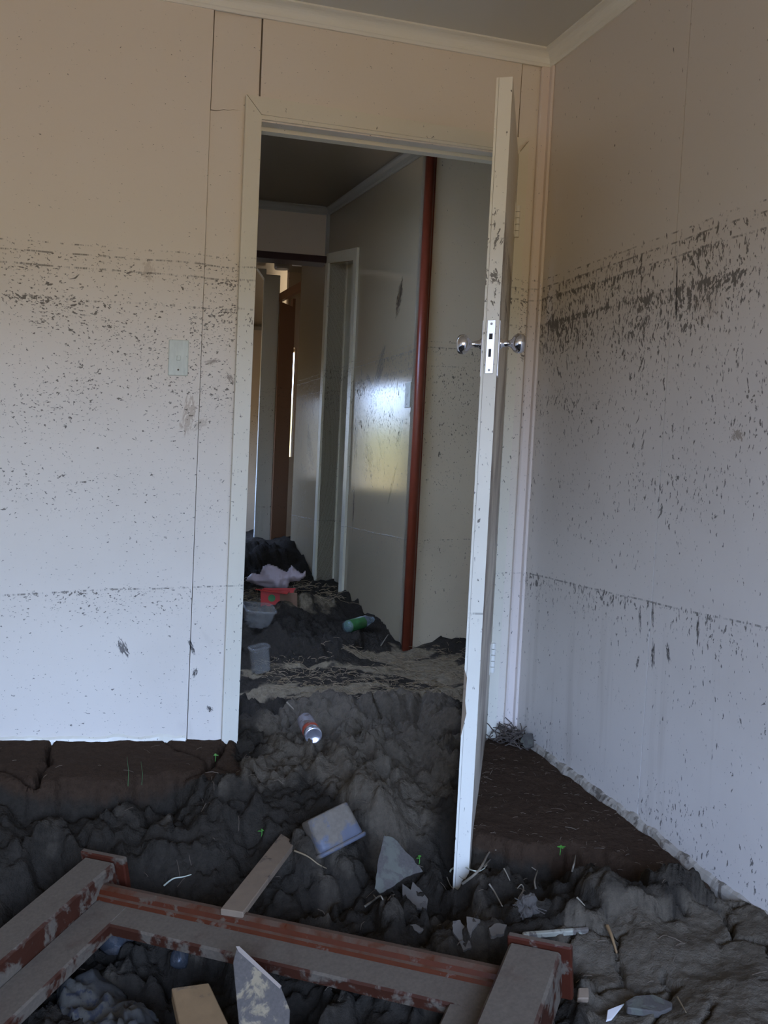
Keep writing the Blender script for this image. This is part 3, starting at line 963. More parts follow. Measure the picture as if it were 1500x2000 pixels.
def mud_z(x, y):
    i = int(np.clip(np.searchsorted(GX, x) - 1, 0, len(GX) - 2))
    j = int(np.clip(np.searchsorted(GY, y) - 1, 0, len(GY) - 2))
    fx = np.clip((x - GX[i]) / (GX[i + 1] - GX[i]), 0, 1)
    fy = np.clip((y - GY[j]) / (GY[j + 1] - GY[j]), 0, 1)
    return float((ZZ[i, j] * (1 - fx) + ZZ[i + 1, j] * fx) * (1 - fy) + (ZZ[i, j + 1] * (1 - fx) + ZZ[i + 1, j + 1] * fx) * fy)


def ground(u, v):                             # where a line of sight meets the mud
    d = ray(u, v)
    t = 0.9
    while t < 11:
        p = CAM + d * t
        if p[2] <= mud_z(p[0], p[1]):
            return Vector((p[0], p[1], mud_z(p[0], p[1])))
        t += 0.004
    return Vector(CAM + d * 5)


nx, ny = len(GX), len(GY)
me = bpy.data.meshes.new('mud')
verts = np.stack([XX.ravel(), YY.ravel(), ZZ.ravel()], 1)
idx = np.arange(nx * ny).reshape(nx, ny)
quads = np.stack([idx[:-1, :-1].ravel(), idx[1:, :-1].ravel(), idx[1:, 1:].ravel(), idx[:-1, 1:].ravel()], 1)
me.vertices.add(len(verts))
me.vertices.foreach_set('co', verts.ravel())
me.loops.add(quads.size)
me.loops.foreach_set('vertex_index', quads.ravel())
me.polygons.add(len(quads))
me.polygons.foreach_set('loop_start', np.arange(0, quads.size, 4))
me.polygons.foreach_set('loop_total', np.full(len(quads), 4))
me.update(calc_edges=True)
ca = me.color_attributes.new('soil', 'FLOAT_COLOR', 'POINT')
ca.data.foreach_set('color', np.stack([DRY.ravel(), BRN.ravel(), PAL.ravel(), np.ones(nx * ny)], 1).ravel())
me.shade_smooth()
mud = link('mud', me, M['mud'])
tag(mud, 'dark churned flood mud covering the floor of the room and hall', 'mud', kind='stuff')

# ------------------------------------------------------------------ the open door
Lk = Vector((0.883, 1.930, 0))                # lock edge, hall-side corner
dirv = Vector((0.381, 0.678, 0)).normalized()  # lock -> hinge
perp = Vector((dirv.y, -dirv.x, 0))           # towards the right wall
TH, LEN = 0.036, 0.772
door = empty('door_1', lean((1.295, 2.59, 0.33)))
struct(door, 'open cream-edged door swung into the room, seen edge on, with chrome knobs', 'door')


def dpt(a, b, z):                             # along leaf, across thickness, height
    p = Lk + dirv * a + perp * b
    return (p.x, p.y, z)


def dbox(bm, a0, a1, b0, b1, z0, z1, bev=0.0):
    vs = box(bm, a0, a1, b0, b1, z0, z1, bev)
    for v in vs:
        v.co = dpt(*v.co)


def dtop(a):
    return 2.088 + 0.070 * a / LEN


bm = new()                                    # two ply skins around a core, skins starting to part
for b0, b1, d in ((0.0, 0.0055, 0.0), (0.0061, TH, 0.0005)):
    prism(bm, [dpt(d, b0, 0.16), dpt(LEN, b0, 0.16), dpt(LEN, b0, dtop(LEN)), dpt(d, b0, dtop(0))], perp * (b1 - b0))
obj('leaf', bm, M['door'], door, leaning=True)
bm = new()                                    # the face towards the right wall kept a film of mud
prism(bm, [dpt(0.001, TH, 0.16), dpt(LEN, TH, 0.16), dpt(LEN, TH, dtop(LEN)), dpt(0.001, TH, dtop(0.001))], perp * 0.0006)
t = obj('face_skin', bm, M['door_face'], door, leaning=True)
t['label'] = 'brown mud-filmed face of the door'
bm = new()                                    # torn veneer on the lock edge
prism(bm, [dpt(-0.001, 0.0, 0.735), dpt(-0.001, 0.007, 0.715), dpt(-0.001, 0.005, 0.66), dpt(-0.001, 0.010, 0.63), dpt(-0.001, 0.003, 0.59), dpt(-0.001, -0.001, 0.57)], perp * 0 + dirv * 0.002)
t = obj('split_veneer', bm, M['board'], door, leaning=True)
t['label'] = 'torn brown patch of veneer'
zk = 1.497
bm = new()
dbox(bm, -0.0035, 0.002, 0.0095, 0.0285, 1.424, 1.546, 0.001)
lp = obj('lock_plate', bm, M['plate'], door, leaning=True)
lp['label'] = 'bright metal lock face plate'
bm = new()
dbox(bm, -0.0045, 0, 0.0150, 0.0230, 1.502, 1.515)
dbox(bm, -0.0045, 0, 0.0155, 0.0215, 1.462, 1.480)
obj('keyhole', bm, M['black'], lp, leaning=True)
for zs in (1.537, 1.432):
    bm = new()
    lathe(bm, [(0.0028, 0), (0.0028, 0.002)], dpt(-0.005, 0.019, zs), dirv, 12)
    obj('screw', bm, M['lamp'], lp, leaning=True)
for side, b0 in ((-1, 0.0), (1, TH)):
    bm = new()
    dbox(bm, 0.018, 0.062, min(b0, b0 + side * 0.0025), max(b0, b0 + side * 0.0025), 1.420, 1.548, 0.0008)
    obj('escutcheon_plate', bm, M['plate'], door, leaning=True)
    bm = new()
    prof = [(0.0125, 0.002), (0.0125, 0.006), (0.008, 0.010), (0.0075, 0.026), (0.011, 0.030), (0.0185, 0.035), (0.0228, 0.042), (0.0235, 0.049), (0.0215, 0.056), (0.016, 0.0605), (0.006, 0.062), (0.001, 0.0622)]
    lathe(bm, prof, dpt(0.040, b0, zk), perp * side, 32)
    k = obj('knob', bm, M['chrome'], door, leaning=True, smooth=True)
    k['label'] = 'round chrome door knob'
for zh in (1.965, 0.60):
    bm = new()
    dbox(bm, LEN - 0.040, LEN + 0.004, TH + 0.0006, TH + 0.0022, zh - 0.048, zh + 0.048)
    for q in range(5):
        lathe(bm, [(0.0075, 0), (0.0075, 0.0175)], dpt(LEN - 0.004, TH + 0.0085, zh - 0.048 + q * 0.0192), (0, 0, 1), 12)
    obj('hinge', bm, M['hinge'], door, leaning=True)

# ------------------------------------------------------------------ switches and lamp
def switch(name, origin, ux, n, w, h, label):
    """ux: along the wall, n: out of the wall."""
    ux, n = Vector(ux), Vector(n)
    up = Vector((0, 0, 1))
    o = Vector(origin)
    root = empty(name, lean(o))
    tag(root, label, 'light switch', 'light switches')
    Mx = Matrix.Translation(o) @ Matrix((ux, n, up)).transposed().to_4x4()
    bm = new()
    box(bm, -w / 2, w / 2, 0, 0.006, -h / 2, h / 2, 0.0028, Mx, 3)
    obj('face_plate', bm, M['switch'], root, leaning=True)
    bm = new()
    box(bm, -0.0055, 0.0055, 0.004, 0.009, -0.008, 0.006, 0.0015, Mx)
    obj('rocker', bm, M['switch'], root, leaning=True)
    bm = new()
    lathe(bm, [(0.0026, 0), (0.0026, 0.0008)], Mx @ Vector((0, 0.0058, -h / 2 + 0.016)), n, 12)
    obj('screw_hole', bm, M['twig_dark'], root, leaning=True)
    return root


switch('light_switch', (0.2845, YB - 0.005, 1.506), (1, 0, 0), (0, -1, 0), 0.054, 0.098, 'pale green switch plate on the wall left of the doorway')
switch('light_switch', (XH, 3.925, 1.528), (0, -1, 0), (-1, 0, 0), 0.060, 0.115, 'pale switch plate on the hall wall beside the red strip')

lamp = empty('ceiling_lamp', lean((1.52, 6.5, 2.60)))
tag(lamp, 'small grey lamp fitting seen under the dark hall beam', 'lamp')
bm = new()
lathe(bm, [(0.05, 0), (0.055, 0.01), (0.055, 0.10), (0.03, 0.12)], lean((1.50, 6.5, 2.60)), (0, 0, 1), 20)
obj('housing', bm, M['lamp'], lamp)
bm = new()
box(bm, 1.58, 1.66, 6.47, 6.53, 2.635, 2.665, 0.004)
obj('diffuser', bm, M['lamp_white'], lamp, leaning=True)

# ------------------------------------------------------------------ timber frame lying in the foreground
A0 = Vector(at_z(212, 1726, 0.305))
B0 = Vector(at_z(988, 1890, 0.305))
R_ = (B0 - A0).normalized()
T_ = -Vector((0.765, 0.611, 0.185))
T_ = (T_ - R_ * T_.dot(R_) * 0.75).normalized()
N_ = R_.cross(T_)
if N_.z < 0:
    N_ = -N_
RL = (B0 - A0).length
FM = Matrix.Translation(A0) @ Matrix((R_, T_, N_)).transposed().to_4x4()
fr = empty('timber_frame', tuple(A0 + R_ * RL / 2 - N_ * 0.05))
tag(fr, 'silt-covered red-brown timber door frame lying in the foreground mud', 'timber frame')
bm = new()
box(bm, 0.0, RL, 0.030, 0.100, -0.040, -0.012, 0.004, FM)
obj('head_rail', bm, M['frame'], fr)
bm = new()
prof = [(0.0, -0.045), (0.0, 0.000), (0.006, 0.007), (0.016, 0.009), (0.026, 0.004), (0.031, -0.004), (0.036, -0.006), (0.041, -0.012), (0.041, -0.045)]
prism(bm, [FM @ Vector((0.0, a, b)) for a, b in prof], R_ * RL)
lip = obj('moulding', bm, M['frame_lip'], fr)
lip['label'] = 'rounded red-brown varnished moulding'
for k, (b0, b1, l0, l1, p0, p1, far) in enumerate(((-0.082, 0.0, 0.0, 0.082, -0.098, 0.020, 0.95), (RL, RL + 0.095, RL - 0.075, RL, RL - 0.006, RL + 0.112, 0.75))):
    bm = new()
    box(bm, b0, b1, -0.030, far, -0.06, 0.034, 0.005, FM)
    st = obj('stile', bm, M['frame'], fr)
    bm = new()
    box(bm, l0, l1, 0.096 if k else 0.04, far, -0.042, -0.011, 0.004, FM)
    obj('rebate', bm, M['frame'], st)
    bm = new()
    box(bm, p0, p1, -0.046, -0.031, -0.07, 0.042, 0.003, FM)
    obj('end_plate', bm, M['frame_end'], fr)

# ------------------------------------------------------------------ loose debris
def slab(name, pix, nrm, th, mat, label, cat, z=None, anchor=None, lift=0.004, group=None, parent=None, rough=0.0, seed=0):
    """A flat broken piece with real thickness: outline on a tilted plane through where it lies."""
    cu = sum(p[0] for p in pix) / len(pix)
    cv = sum(p[1] for p in pix) / len(pix)
    c = Vector(at_z(cu, cv, z)) if z is not None else ground(cu, cv) + Vector((0, 0, lift))
    if anchor:
        c = Vector(at_z(*anchor))
    n = Vector(nrm).normalized()
    rnd = random.Random(seed)
    poly = []
    m = len(pix)
    for i in range(m):
        p, q = pix[i], pix[(i + 1) % m]
        k = 4 if rough else 1
        for j in range(k):
            t = j / k
            u, v = p[0] + (q[0] - p[0]) * t, p[1] + (q[1] - p[1]) * t
            if j:
                u += rnd.uniform(-rough, rough)
                v += rnd.uniform(-rough, rough)
            poly.append(Vector(at_plane(u, v, c, n)))
    bm = new()
    prism(bm, poly, -n * th)
    if not rough:
        bmesh.ops.bevel(bm, geom=bm.edges[:], offset=min(0.002, th * 0.2), segments=1, affect='EDGES')
    o = obj(name, bm, mat, parent, origin=None if parent else 'base')
    if parent is None:
        tag(o, label, cat, group)
    return o


slab('wood_offcut', [(430, 1775), (549, 1627), (577, 1645), (566, 1658), (475, 1782)], (0, 0, 1), 0.014, M['board'], 'narrow pale wooden offcut propped behind the timber frame', 'wood offcut', z=0.318)
slab('brown_board', [(335, 1929), (408, 1919), (475, 2060), (370, 2090)], (0.0, -0.12, 1), 0.028, M['brown_board'], 'orange-brown board end in the bottom foreground', 'board', z=0.215)
ms = slab('mirror_shard', [(455, 1880), (462, 1850), (549, 1929), (566, 1972), (562, 2060), (472, 2060)], (-0.3, -0.62, 0.72), 0.006, M['mirror'], 'muddy triangular mirror shard with one bright shiny edge', 'mirror shard', anchor=(465, 1855, 0.318))
c_ = Vector(at_z(465, 1855, 0.318))
n_ = Vector((-0.3, -0.62, 0.72)).normalized()
bm = new()
e = [Vector(at_plane(u, v, c_, n_)) for u, v in ((461, 1849), (468, 1849), (550, 1926), (547, 1932), (466, 1859))]
prism(bm, [p + n_ * 0.002 for p in e], -n_ * 0.006)
be = obj('bevelled_edge', bm, M['mirror_edge'], ms)
be['label'] = 'shiny polished glass edge'
slab('fibre_sheet', [(737, 1690), (750, 1632), (768, 1636), (800, 1670), (826, 1702), (795, 1712), (770, 1730), (742, 1745), (732, 1735)], (-0.15, -0.75, 0.6), 0.006, M['fibro'],
     'grey-green broken sheet standing in the mud behind the frame', 'sheet fragment', rough=1.2, seed=1, anchor=(780, 1690, 0.305))
slab('sheet_fragment', [(786, 1726), (802, 1738), (806, 1722), (822, 1738), (836, 1756), (834, 1775), (812, 1774), (800, 1757), (786, 1748)], (-0.1, -0.4, 0.9), 0.006, M['flake'],
     'pale torn flake just below the grey-green broken sheet', 'sheet fragment', group='torn pale flakes', rough=1.0, seed=2)
slab('sheet_fragment', [(884, 1799), (899, 1797), (912, 1818), (921, 1850), (905, 1856), (894, 1832), (884, 1818)], (-0.1, -0.35, 0.9), 0.005, M['flake'],
     'upright pale torn flake by the middle of the red moulding', 'sheet fragment', group='torn pale flakes', rough=1.0, seed=3)
slab('sheet_fragment', [(911, 1790), (938, 1796), (925, 1812), (918, 1828), (912, 1810)], (-0.1, -0.2, 0.9), 0.006, M['flake'],
     'small grey flake right of the upright torn flake', 'sheet fragment', group='torn pale flakes', rough=1.0, seed=4)
slab('sheet_fragment', [(796, 1806), (812, 1804), (829, 1814), (822, 1820), (802, 1815)], (0, -0.2, 1), 0.006, M['flake'],
     'little oval chip lying left of the upright torn flake', 'sheet fragment', group='torn pale flakes', seed=5)
slab('slate_piece', [(1221, 1955), (1240, 1944), (1275, 1941), (1313, 1957), (1313, 1968), (1290, 1977), (1225, 1968)], (0.0, -0.08, 1), 0.014, M['fibro'],
     'flat angular grey piece lying at lower right', 'sheet fragment', lift=0.02, seed=6)
slab('pale_shard', [(1187, 1972), (1220, 1959), (1195, 1990), (1184, 1993)], (0.1, -0.2, 1), 0.004, M['paper'],
     'small white pointed shard left of the flat grey piece', 'shard', lift=0.012)
slab('lath_strip', [(1020, 1819), (1149, 1809), (1151, 1816), (1022, 1826)], (0.0, -0.25, 1), 0.012, M['lath'],
     'long white painted lath half sunk near the cracked mud', 'lath', lift=0.006)
slab('wood_chip', [(955, 1812), (970, 1803), (990, 1806), (985, 1822), (960, 1828)], (0, -0.3, 1), 0.008, M['flake'], 'ragged grey scrap at the left end of the white lath', 'wood chip', rough=1.5, seed=8)
slab('wood_chip', [(1130, 1928), (1150, 1928), (1151, 1950), (1128, 1950)], (0, -0.3, 1), 0.012, M['board'], 'small square brown chip beside the right frame post', 'wood chip', seed=9)


def path(pix, lift, n=10):
    g = []
    for p in pix:
        q = ground(p[0], p[1])
        q.z += lift if len(p) < 3 else p[2]
        g.append(q)
    out = []
    m = len(g)
    for i in range(m - 1):
        p0, p1, p2, p3 = g[max(i - 1, 0)], g[i], g[i + 1], g[min(i + 2, m - 1)]
        for k in range(n):
            t = k / n
            out.append(0.5 * ((2 * p1) + (p2 - p0) * t + (2 * p0 - 5 * p1 + 4 * p2 - p3) * t * t + (3 * p1 - p0 - 3 * p2 + p3) * t ** 3))
    out.append(g[-1])
    return out


def stick(name, pix, r, mat, label, cat, lift=0.006, branches=(), group=None, z=None):
    bm = new()
    if z is None:
        pts = path(pix, lift)
    else:
        pts = [Vector(at_z(p[0], p[1], p[2] if len(p) > 2 else z)) for p in pix]
    k = len(pts)
    tube(bm, pts, [r * (1 - 0.55 * i / k) for i in range(k)], 6)
    for b in branches:
        tube(bm, path(b, lift, 5), r * 0.5, 5)
    return tag(obj(name, bm, mat, origin='base', smooth=True), label, cat, group)


stick('twig', [(903, 1743), (935, 1713), (955, 1685), (969, 1671)], 0.0035, M['twig'], 'straight forked twig leaning by the curled white grass blade', 'twig', 0.012, [[(945, 1703), (958, 1690)], [(947, 1706), (951, 1700)]], 'twigs in the trench')
stick('dry_grass', [(879, 1716), (883, 1706), (900, 1702), (918, 1708), (935, 1711), (947, 1706)], 0.0024, M['pale_blade'], 'curled white grass blade crossing the forked twig', 'dry grass', 0.010)
stick('dry_grass', [(320, 1742), (338, 1730), (358, 1724), (374, 1723)], 0.0022, M['pale_blade'], 'pale grass blade curving above the left end of the red moulding', 'dry grass', 0.012)
stick('twig', [(575, 1672), (600, 1686), (622, 1697), (638, 1706)], 0.0024, M['straw'], 'yellow straw twig under the blue tub', 'twig', 0.010, group='twigs in the trench')
stick('twig', [(955, 1735), (965, 1750), (981, 1779)], 0.0026, M['twig'], 'short twig with a knobbed end right of the forked twig', 'twig', 0.010, group='twigs in the trench')
stick('twig', [(1046, 1750), (1044, 1730), (1050, 1712)], 0.0024, M['twig'], 'small upright Y-shaped twig in the trench', 'twig', 0.012, [[(1047, 1718), (1038, 1711)]], 'twigs in the trench')
stick('twig', [(1013, 1768), (1022, 1752), (1018, 1744), (1010, 1746)], 0.0022, M['twig'], 'hooked twig on the ragged root clump', 'twig', 0.012, group='twigs in the trench')
stick('twig', [(984, 1708), (990, 1718), (996, 1730)], 0.0020, M['twig'], 'tiny straw stub above the short knobbed twig', 'twig', 0.008, group='twigs in the trench')
stick('twig', [(873, 1722), (879, 1738), (886, 1753)], 0.0016, M['twig'], 'thin twig left of the forked twig', 'twig', 0.010, group='twigs in the trench')
stick('twig', [(1117, 1714), (1121, 1697), (1124, 1681)], 0.0026, M['twig'], 'upright straw in the reddish root patch', 'twig', 0.010, group='twigs in the trench')
stick('twig', [(1126, 1766), (1134, 1775), (1142, 1782)], 0.0022, M['twig'], 'short slanting twig above the white lath end', 'twig', 0.012, group='twigs in the trench')
stick('bark_strip', [(1186, 1820), (1195, 1840), (1205, 1879)], 0.0045, M['brown_board'], 'orange-brown bark strip standing on the cracked dry mud', 'bark strip', 0.010)
stick('twig', [(712, 1782), (728, 1770), (742, 1760), (748, 1768)], 0.0030, M['twig'], 'ragged twig below the grey-green broken sheet', 'twig', 0.010, [[(735, 1765), (730, 1757)]], 'twigs in the trench')
stick('twig', [(744, 1268), (752, 1256), (758, 1246)], 0.0030, M['twig'], 'small twig leaning at the foot of the hall wall', 'twig', 0.015)
stick('twig', [(410, 1862), (440, 1868), (458, 1872)], 0.0022, M['twig'], 'short twig pointing at the tip of the mirror shard', 'twig', 0.02)
stick('twig', [(528, 1895), (545, 1890), (560, 1884)], 0.0022, M['twig'], 'short twig right of the mirror shard', 'twig', 0.02)
stick('twig', [(1413 - 90, 1955), (1430 - 90, 1985)], 0.0018, M['straw'], 'thin straw on the dry mud at lower right', 'twig', 0.006)
stick('twig', [(560, 1384), (568, 1392), (574, 1400)], 0.0032, M['twig'], 'thin stem poking out behind the spray can', 'twig', 0.02)
# twigs piled in the corner: nobody could count them
bm = new()
rnd = random.Random(4)
for i in range(90):
    p = Vector((1.345 + rnd.gauss(0, 0.035) + LX * 0.35, 2.515 + rnd.gauss(0, 0.035), 0.34 + rnd.random() * 0.03))
    p.x = min(p.x, 1.395)
    p.y = min(p.y, 2.575)
    a = rnd.random() * 6.28
    l = 0.02 + rnd.random() * 0.05
    d = Vector((math.cos(a), math.sin(a), rnd.uniform(-0.5, 0.7))) * l
    q = p + d
    q.x = min(q.x, 1.40)
    q.y = min(q.y, 2.58)
    tube(bm, [p, (p + q) / 2 + Vector((0, 0, 0.004)), q], 0.0018, 4)
tag(obj('twig_litter', bm, M['twig_dark'], origin='base'), 'dark tangle of twigs heaped in the wall corner behind the door', 'twig litter', kind='stuff')
stick('twig', [(1012, 1437, .36), (1026, 1420, .385), (1040, 1413, .39), (1052, 1402, .405)], 0.0016, M['twig_dark'], 'thin forked twig rising against the right wall corner', 'twig', z=0.4)
slab('mud_flake', [(1022, 1434), (1038, 1432), (1040, 1458), (1028, 1462), (1016, 1450)], (-0.8, -0.5, 0.4), 0.012, M['fibro'], 'grey scrap standing at the corner beside the twig heap', 'scrap', z=0.365, rough=1.2, seed=12)

# ragged root clump
bm = new()
g = ground(1030, 1790)
bmesh.ops.create_icosphere(bm, subdivisions=4, radius=1.0)
for v in bm.verts:
    k = 1 + 0.55 * mnoise.noise(v.co * 1.7 + Vector((3, 1, 7))) + 0.2 * mnoise.noise(v.co * 7)
    v.co = Vector((v.co.x * 0.026, v.co.y * 0.020, v.co.z * 0.028)) * k + g + Vector((0, 0, 0.018))
rnd = random.Random(9)
for i in range(7):
    a = rnd.random() * 6.28
    d = Vector((math.cos(a), math.sin(a), rnd.uniform(-0.1, 1.0))).normalized()
    p = g + Vector((0, 0, 0.02)) + Vector((d.x * 0.02, d.y * 0.015, d.z * 0.02))
    tube(bm, [p, p + d * rnd.uniform(0.012, 0.03) + Vector((0, 0, -0.004))], 0.0012, 4)
tag(obj('root_clump', bm, M['clump'], origin='base'), 'ragged grey root clump on the edge of the trench', 'root clump')


def loft(bm, secs):                           # list of rings (same count) -> skin
    rings = [[bm.verts.new(p) for p in s] for s in secs]
    n = len(rings[0])
    for a, b in zip(rings, rings[1:]):
        for k in range(n):
            bm.faces.new((a[k], a[(k + 1) % n], b[(k + 1) % n], b[k]))
    return rings


def rrect(w, d, r, z, M, seg=5):
    out = []
    for cx, cy, a0 in ((w / 2 - r, d / 2 - r, 0), (-w / 2 + r, d / 2 - r, 90), (-w / 2 + r, -d / 2 + r, 180), (w / 2 - r, -d / 2 + r, 270)):
        for k in range(seg):
            a = math.radians(a0 + 90 * k / (seg - 1))
            out.append(M @ Vector((cx + r * math.cos(a), cy + r * math.sin(a), z)))
    return out


def tub(name, loc, rot, w, d, h, mat, label, cat, taper=0.86, rim=True):
    """An open tub with walls, floor and a rolled rim; local z runs from floor to mouth."""
    Mx = Matrix.Translation(loc) @ rot.to_4x4()
    root = empty(name, tuple(loc))
    tag(root, label, cat)
    bm = new()
    r = min(w, d) * 0.2
    secs = []
    for t in (0.0, 0.04, 0.2, 0.5, 0.8, 1.0):
        k = (taper + (1 - taper) * t) * (0.95 if t == 0 else 1)
        secs.append(rrect(w * k, d * k, r * k, h * t, Mx))
    for t in (1.0, 0.8, 0.5, 0.2, 0.05):
        k = (taper + (1 - taper) * t)
        secs.append(rrect(w * k - 0.005, d * k - 0.005, r * k, h * t, Mx))
    rg = loft(bm, secs)
    bm.faces.new(rg[0][::-1])
    bm.faces.new(rg[-1])
    obj('body', bm, mat, root, smooth=True)
    if rim:
        bm = new()
        secs = [rrect(w + a, d + a, r + a / 2, h + b, Mx) for a, b in ((0.0, -0.006), (0.010, -0.006), (0.012, 0.0), (0.006, 0.004), (-0.004, 0.003), (-0.003, -0.004))]
        loft(bm, secs + [secs[0]])
        obj('rim', bm, mat, root, smooth=True)
    return root


def rot_axes(zaxis, xaxis):
    z = Vector(zaxis).normalized()
    x = Vector(xaxis)
    x = (x - z * x.dot(z)).normalized()
    y = z.cross(x)
    return Matrix((x, y, z)).transposed()


g = ground(635, 1645)
tub('plastic_tub', g + Vector((0.0, 0.01, 0.068)), rot_axes((0.30, -0.42, -0.86), (1, 0.15, 0.25)), 0.120, 0.085, 0.085, M['bluebox'], 'muddy blue plastic tub overturned in the churned mud', 'plastic tub', 0.9)
g = ground(500, 1222)
tub('clear_tub', g + Vector((0.0, 0.0, 0.0)), rot_axes((0.15, -0.25, 1.0), (1, 0, 0)), 0.135, 0.11, 0.085, M['clear'], 'clear plastic tub lying in the hall by the left casing, below the bag', 'plastic tub', 0.75)
g = ground(510, 1312)
tub('clear_box', g + Vector((0, 0, 0.0)), rot_axes((-0.1, -0.1, 1), (1, 0.2, 0)), 0.070, 0.05, 0.10, M['clear'], 'small upright clear plastic box just inside the doorway', 'plastic box', 0.95, True)

# spray can
a_, b_ = ground(585, 1412), ground(612, 1452)
ax = (a_ - b_)
ax.z = 0.02
ax.normalize()
base = b_ + Vector((0, 0, 0.022)) - ax * 0.005
root = empty('spray_can', tuple(base))
tag(root, 'dirty silver and orange spray can lying in the doorway mud', 'spray can')
bm = new()
lathe(bm, [(0.0245, 0.022), (0.0245, 0.115), (0.0235, 0.122), (0.018, 0.134), (0.011, 0.139), (0.011, 0.150)], base, ax, 28)
obj('body', bm, M['can'], root, smooth=True)
bm = new()
lathe(bm, [(0.010, 0.006), (0.019, 0.001), (0.0225, -0.001), (0.0252, 0.002), (0.0252, 0.0225), (0.0248, 0.0228)], base, ax, 28)
c = obj('can_base', bm, M['silver'], root, smooth=True)
c['label'] = 'shiny silver can bottom'
bm = new()
lathe(bm, [(0.0249, 0.026), (0.0252, 0.027), (0.0252, 0.045), (0.0249, 0.046)], base, ax, 28)
c = obj('label_band', bm, M['orange'], root, smooth=True)
c['label'] = 'orange-red printed band'
bm = new()
lathe(bm, [(0.008, 0.150), (0.008, 0.160), (0.004, 0.164)], base, ax, 16)
obj('nozzle', bm, M['can'], root, smooth=True)

# jars / crushed bottles under the frame
def jar(u, v, r, ax, ln, label):
    g = ground(u, v) + Vector((0, 0, r * 0.8))
    root = empty('plastic_jar', tuple(g))
    tag(root, label, 'plastic jar', 'bluish jars under the frame')
    bm = new()
    wob = lambda a, h: 0.10 * math.sin(2 * a + 30 * h) + 0.05 * math.sin(5 * a + 80 * h)
    lathe(bm, [(0.3 * r, 0), (0.85 * r, 0.004), (r, 0.015), (r, ln * 0.7), (0.85 * r, ln * 0.85), (0.5 * r, ln)], g, ax, 26, wob)
    obj('body', bm, M['bluejar'], root, smooth=True)
    bm = new()
    lathe(bm, [(0.52 * r, ln), (0.56 * r, ln + 0.002), (0.56 * r, ln + 0.013), (0.3 * r, ln + 0.015)], g, ax, 20)
    obj('lid', bm, M['bluejar'], root, smooth=True)


jar(205, 1880, 0.034, (0.6, 0.6, 0.35), 0.075, 'larger bluish plastic jar under the left post of the frame')
jar(240, 1842, 0.022, (0.9, 0.3, 0.1), 0.055, 'smaller bluish plastic jar tucked under the frame corner')
jar(347, 1906, 0.018, (0.3, 0.5, 0.8), 0.04, 'small dark bluish jar above the orange-brown board')

# cloth
def cloth(name, pix, z, label, mat):
    poly = [Vector(at_z(u, v, z)) for u, v in pix]
    xs, ys = [p.x for p in poly], [p.y for p in poly]
    step = 0.006
    gx = np.arange(min(xs), max(xs), step)
    gy = np.arange(min(ys), max(ys), step)
    X, Y = np.meshgrid(gx, gy, indexing='ij')
    d = polydist(X, Y, [(p.x, p.y) for p in poly]) + fbm(X, Y, 0.08, 200, 3) * 0.03
    wx, wy = fbm(X, Y, 0.12, 210, 3) * 0.12, fbm(X, Y, 0.12, 220, 3) * 0.12
    r1 = 1 - np.abs(fbm(X + wx, Y + wy, 0.085, 230, 2)) * 5
    r2 = 1 - np.abs(fbm(X + wx + 3, (Y + wy) * 0.6, 0.045, 240, 2)) * 5
    H = 0.024 * np.clip(r1, 0, 1) ** 2.5 + 0.012 * np.clip(r2, 0, 1) ** 2.5 + 0.03 * sstep(d, 0, 0.07)
    Zm = np.array([[mud_z(a, b) for b in gy] for a in gx])
    Z = np.maximum(Zm + 0.004, z - 0.015) + 0.8 * H - 0.02 * (1 - sstep(d, 0, 0.025))
    bm = new()
    V = {}
    for i in range(len(gx)):
        for j in range(len(gy)):
            if d[i, j] > 0:
                V[i, j] = bm.verts.new((gx[i], gy[j], Z[i, j]))
    for i in range(len(gx) - 1):
        for j in range(len(gy) - 1):
            q = [V.get(k) for k in ((i, j), (i + 1, j), (i + 1, j + 1), (i, j + 1))]
            if all(q):
                bm.faces.new(q)
    r = bmesh.ops.solidify(bm, geom=bm.faces[:], thickness=0.003)
    return tag(obj(name, bm, mat, origin='base', smooth=True), label, 'cloth')


def cloth_mat():
    N = NT('muddy_patterned_cloth')
    P = N.objco()
    b = N.mix(N.smooth(N.noise(P, 60, 3, 0.6), 0.5, 0.62), (0.12, 0.108, 0.085), (0.055, 0.056, 0.068))
    c = N.mix(N.smooth(N.noise(P, 14, 4), 0.45, 0.65), b, (0.085, 0.08, 0.07))
    N.set(Base_Color=c, Roughness=0.9)
    N.bump(N.noise(P, 220, 2), 0.3, 0.002)
    return N.m


M['cloth'] = cloth_mat()
cloth('muddy_cloth', [(100, 1925), (130, 1905), (200, 1893), (225, 1905), (250, 1930), (300, 1945), (320, 1985), (330, 2060), (240, 2080), (170, 2030), (110, 1965)], 0.175, 'crumpled grey-blue patterned cloth in the bottom left corner', M['cloth'])


# seedlings and green blades
def seedling(u, v, s, label, leaves=2):
    g = ground(u, v)
    root = empty('seedling', tuple(g))
    tag(root, label, 'seedling', 'green seedlings in the mud')
    bm = new()
    top = g + Vector((0.002, 0, s))
    tube(bm, [g - Vector((0, 0, 0.005)), g + Vector((0.002, 0, s * 0.5)), top], 0.0009, 5)
    obj('stem', bm, M['green'], root)
    for k in range(leaves):
        a = k * 2.5 + u
        d = Vector((math.cos(a), math.sin(a), 0.25))
        w = d.cross(Vector((0, 0, 1))).normalized() * s * 0.28
        p = [top, top + d * s * 0.35 + w, top + d * s * 0.8 + Vector((0, 0, -0.001)), top + d * s * 0.35 - w]
        bm = new()
        prism(bm, p, (0, 0, 0.0006))
        obj('leaf', bm, M['green'], root)


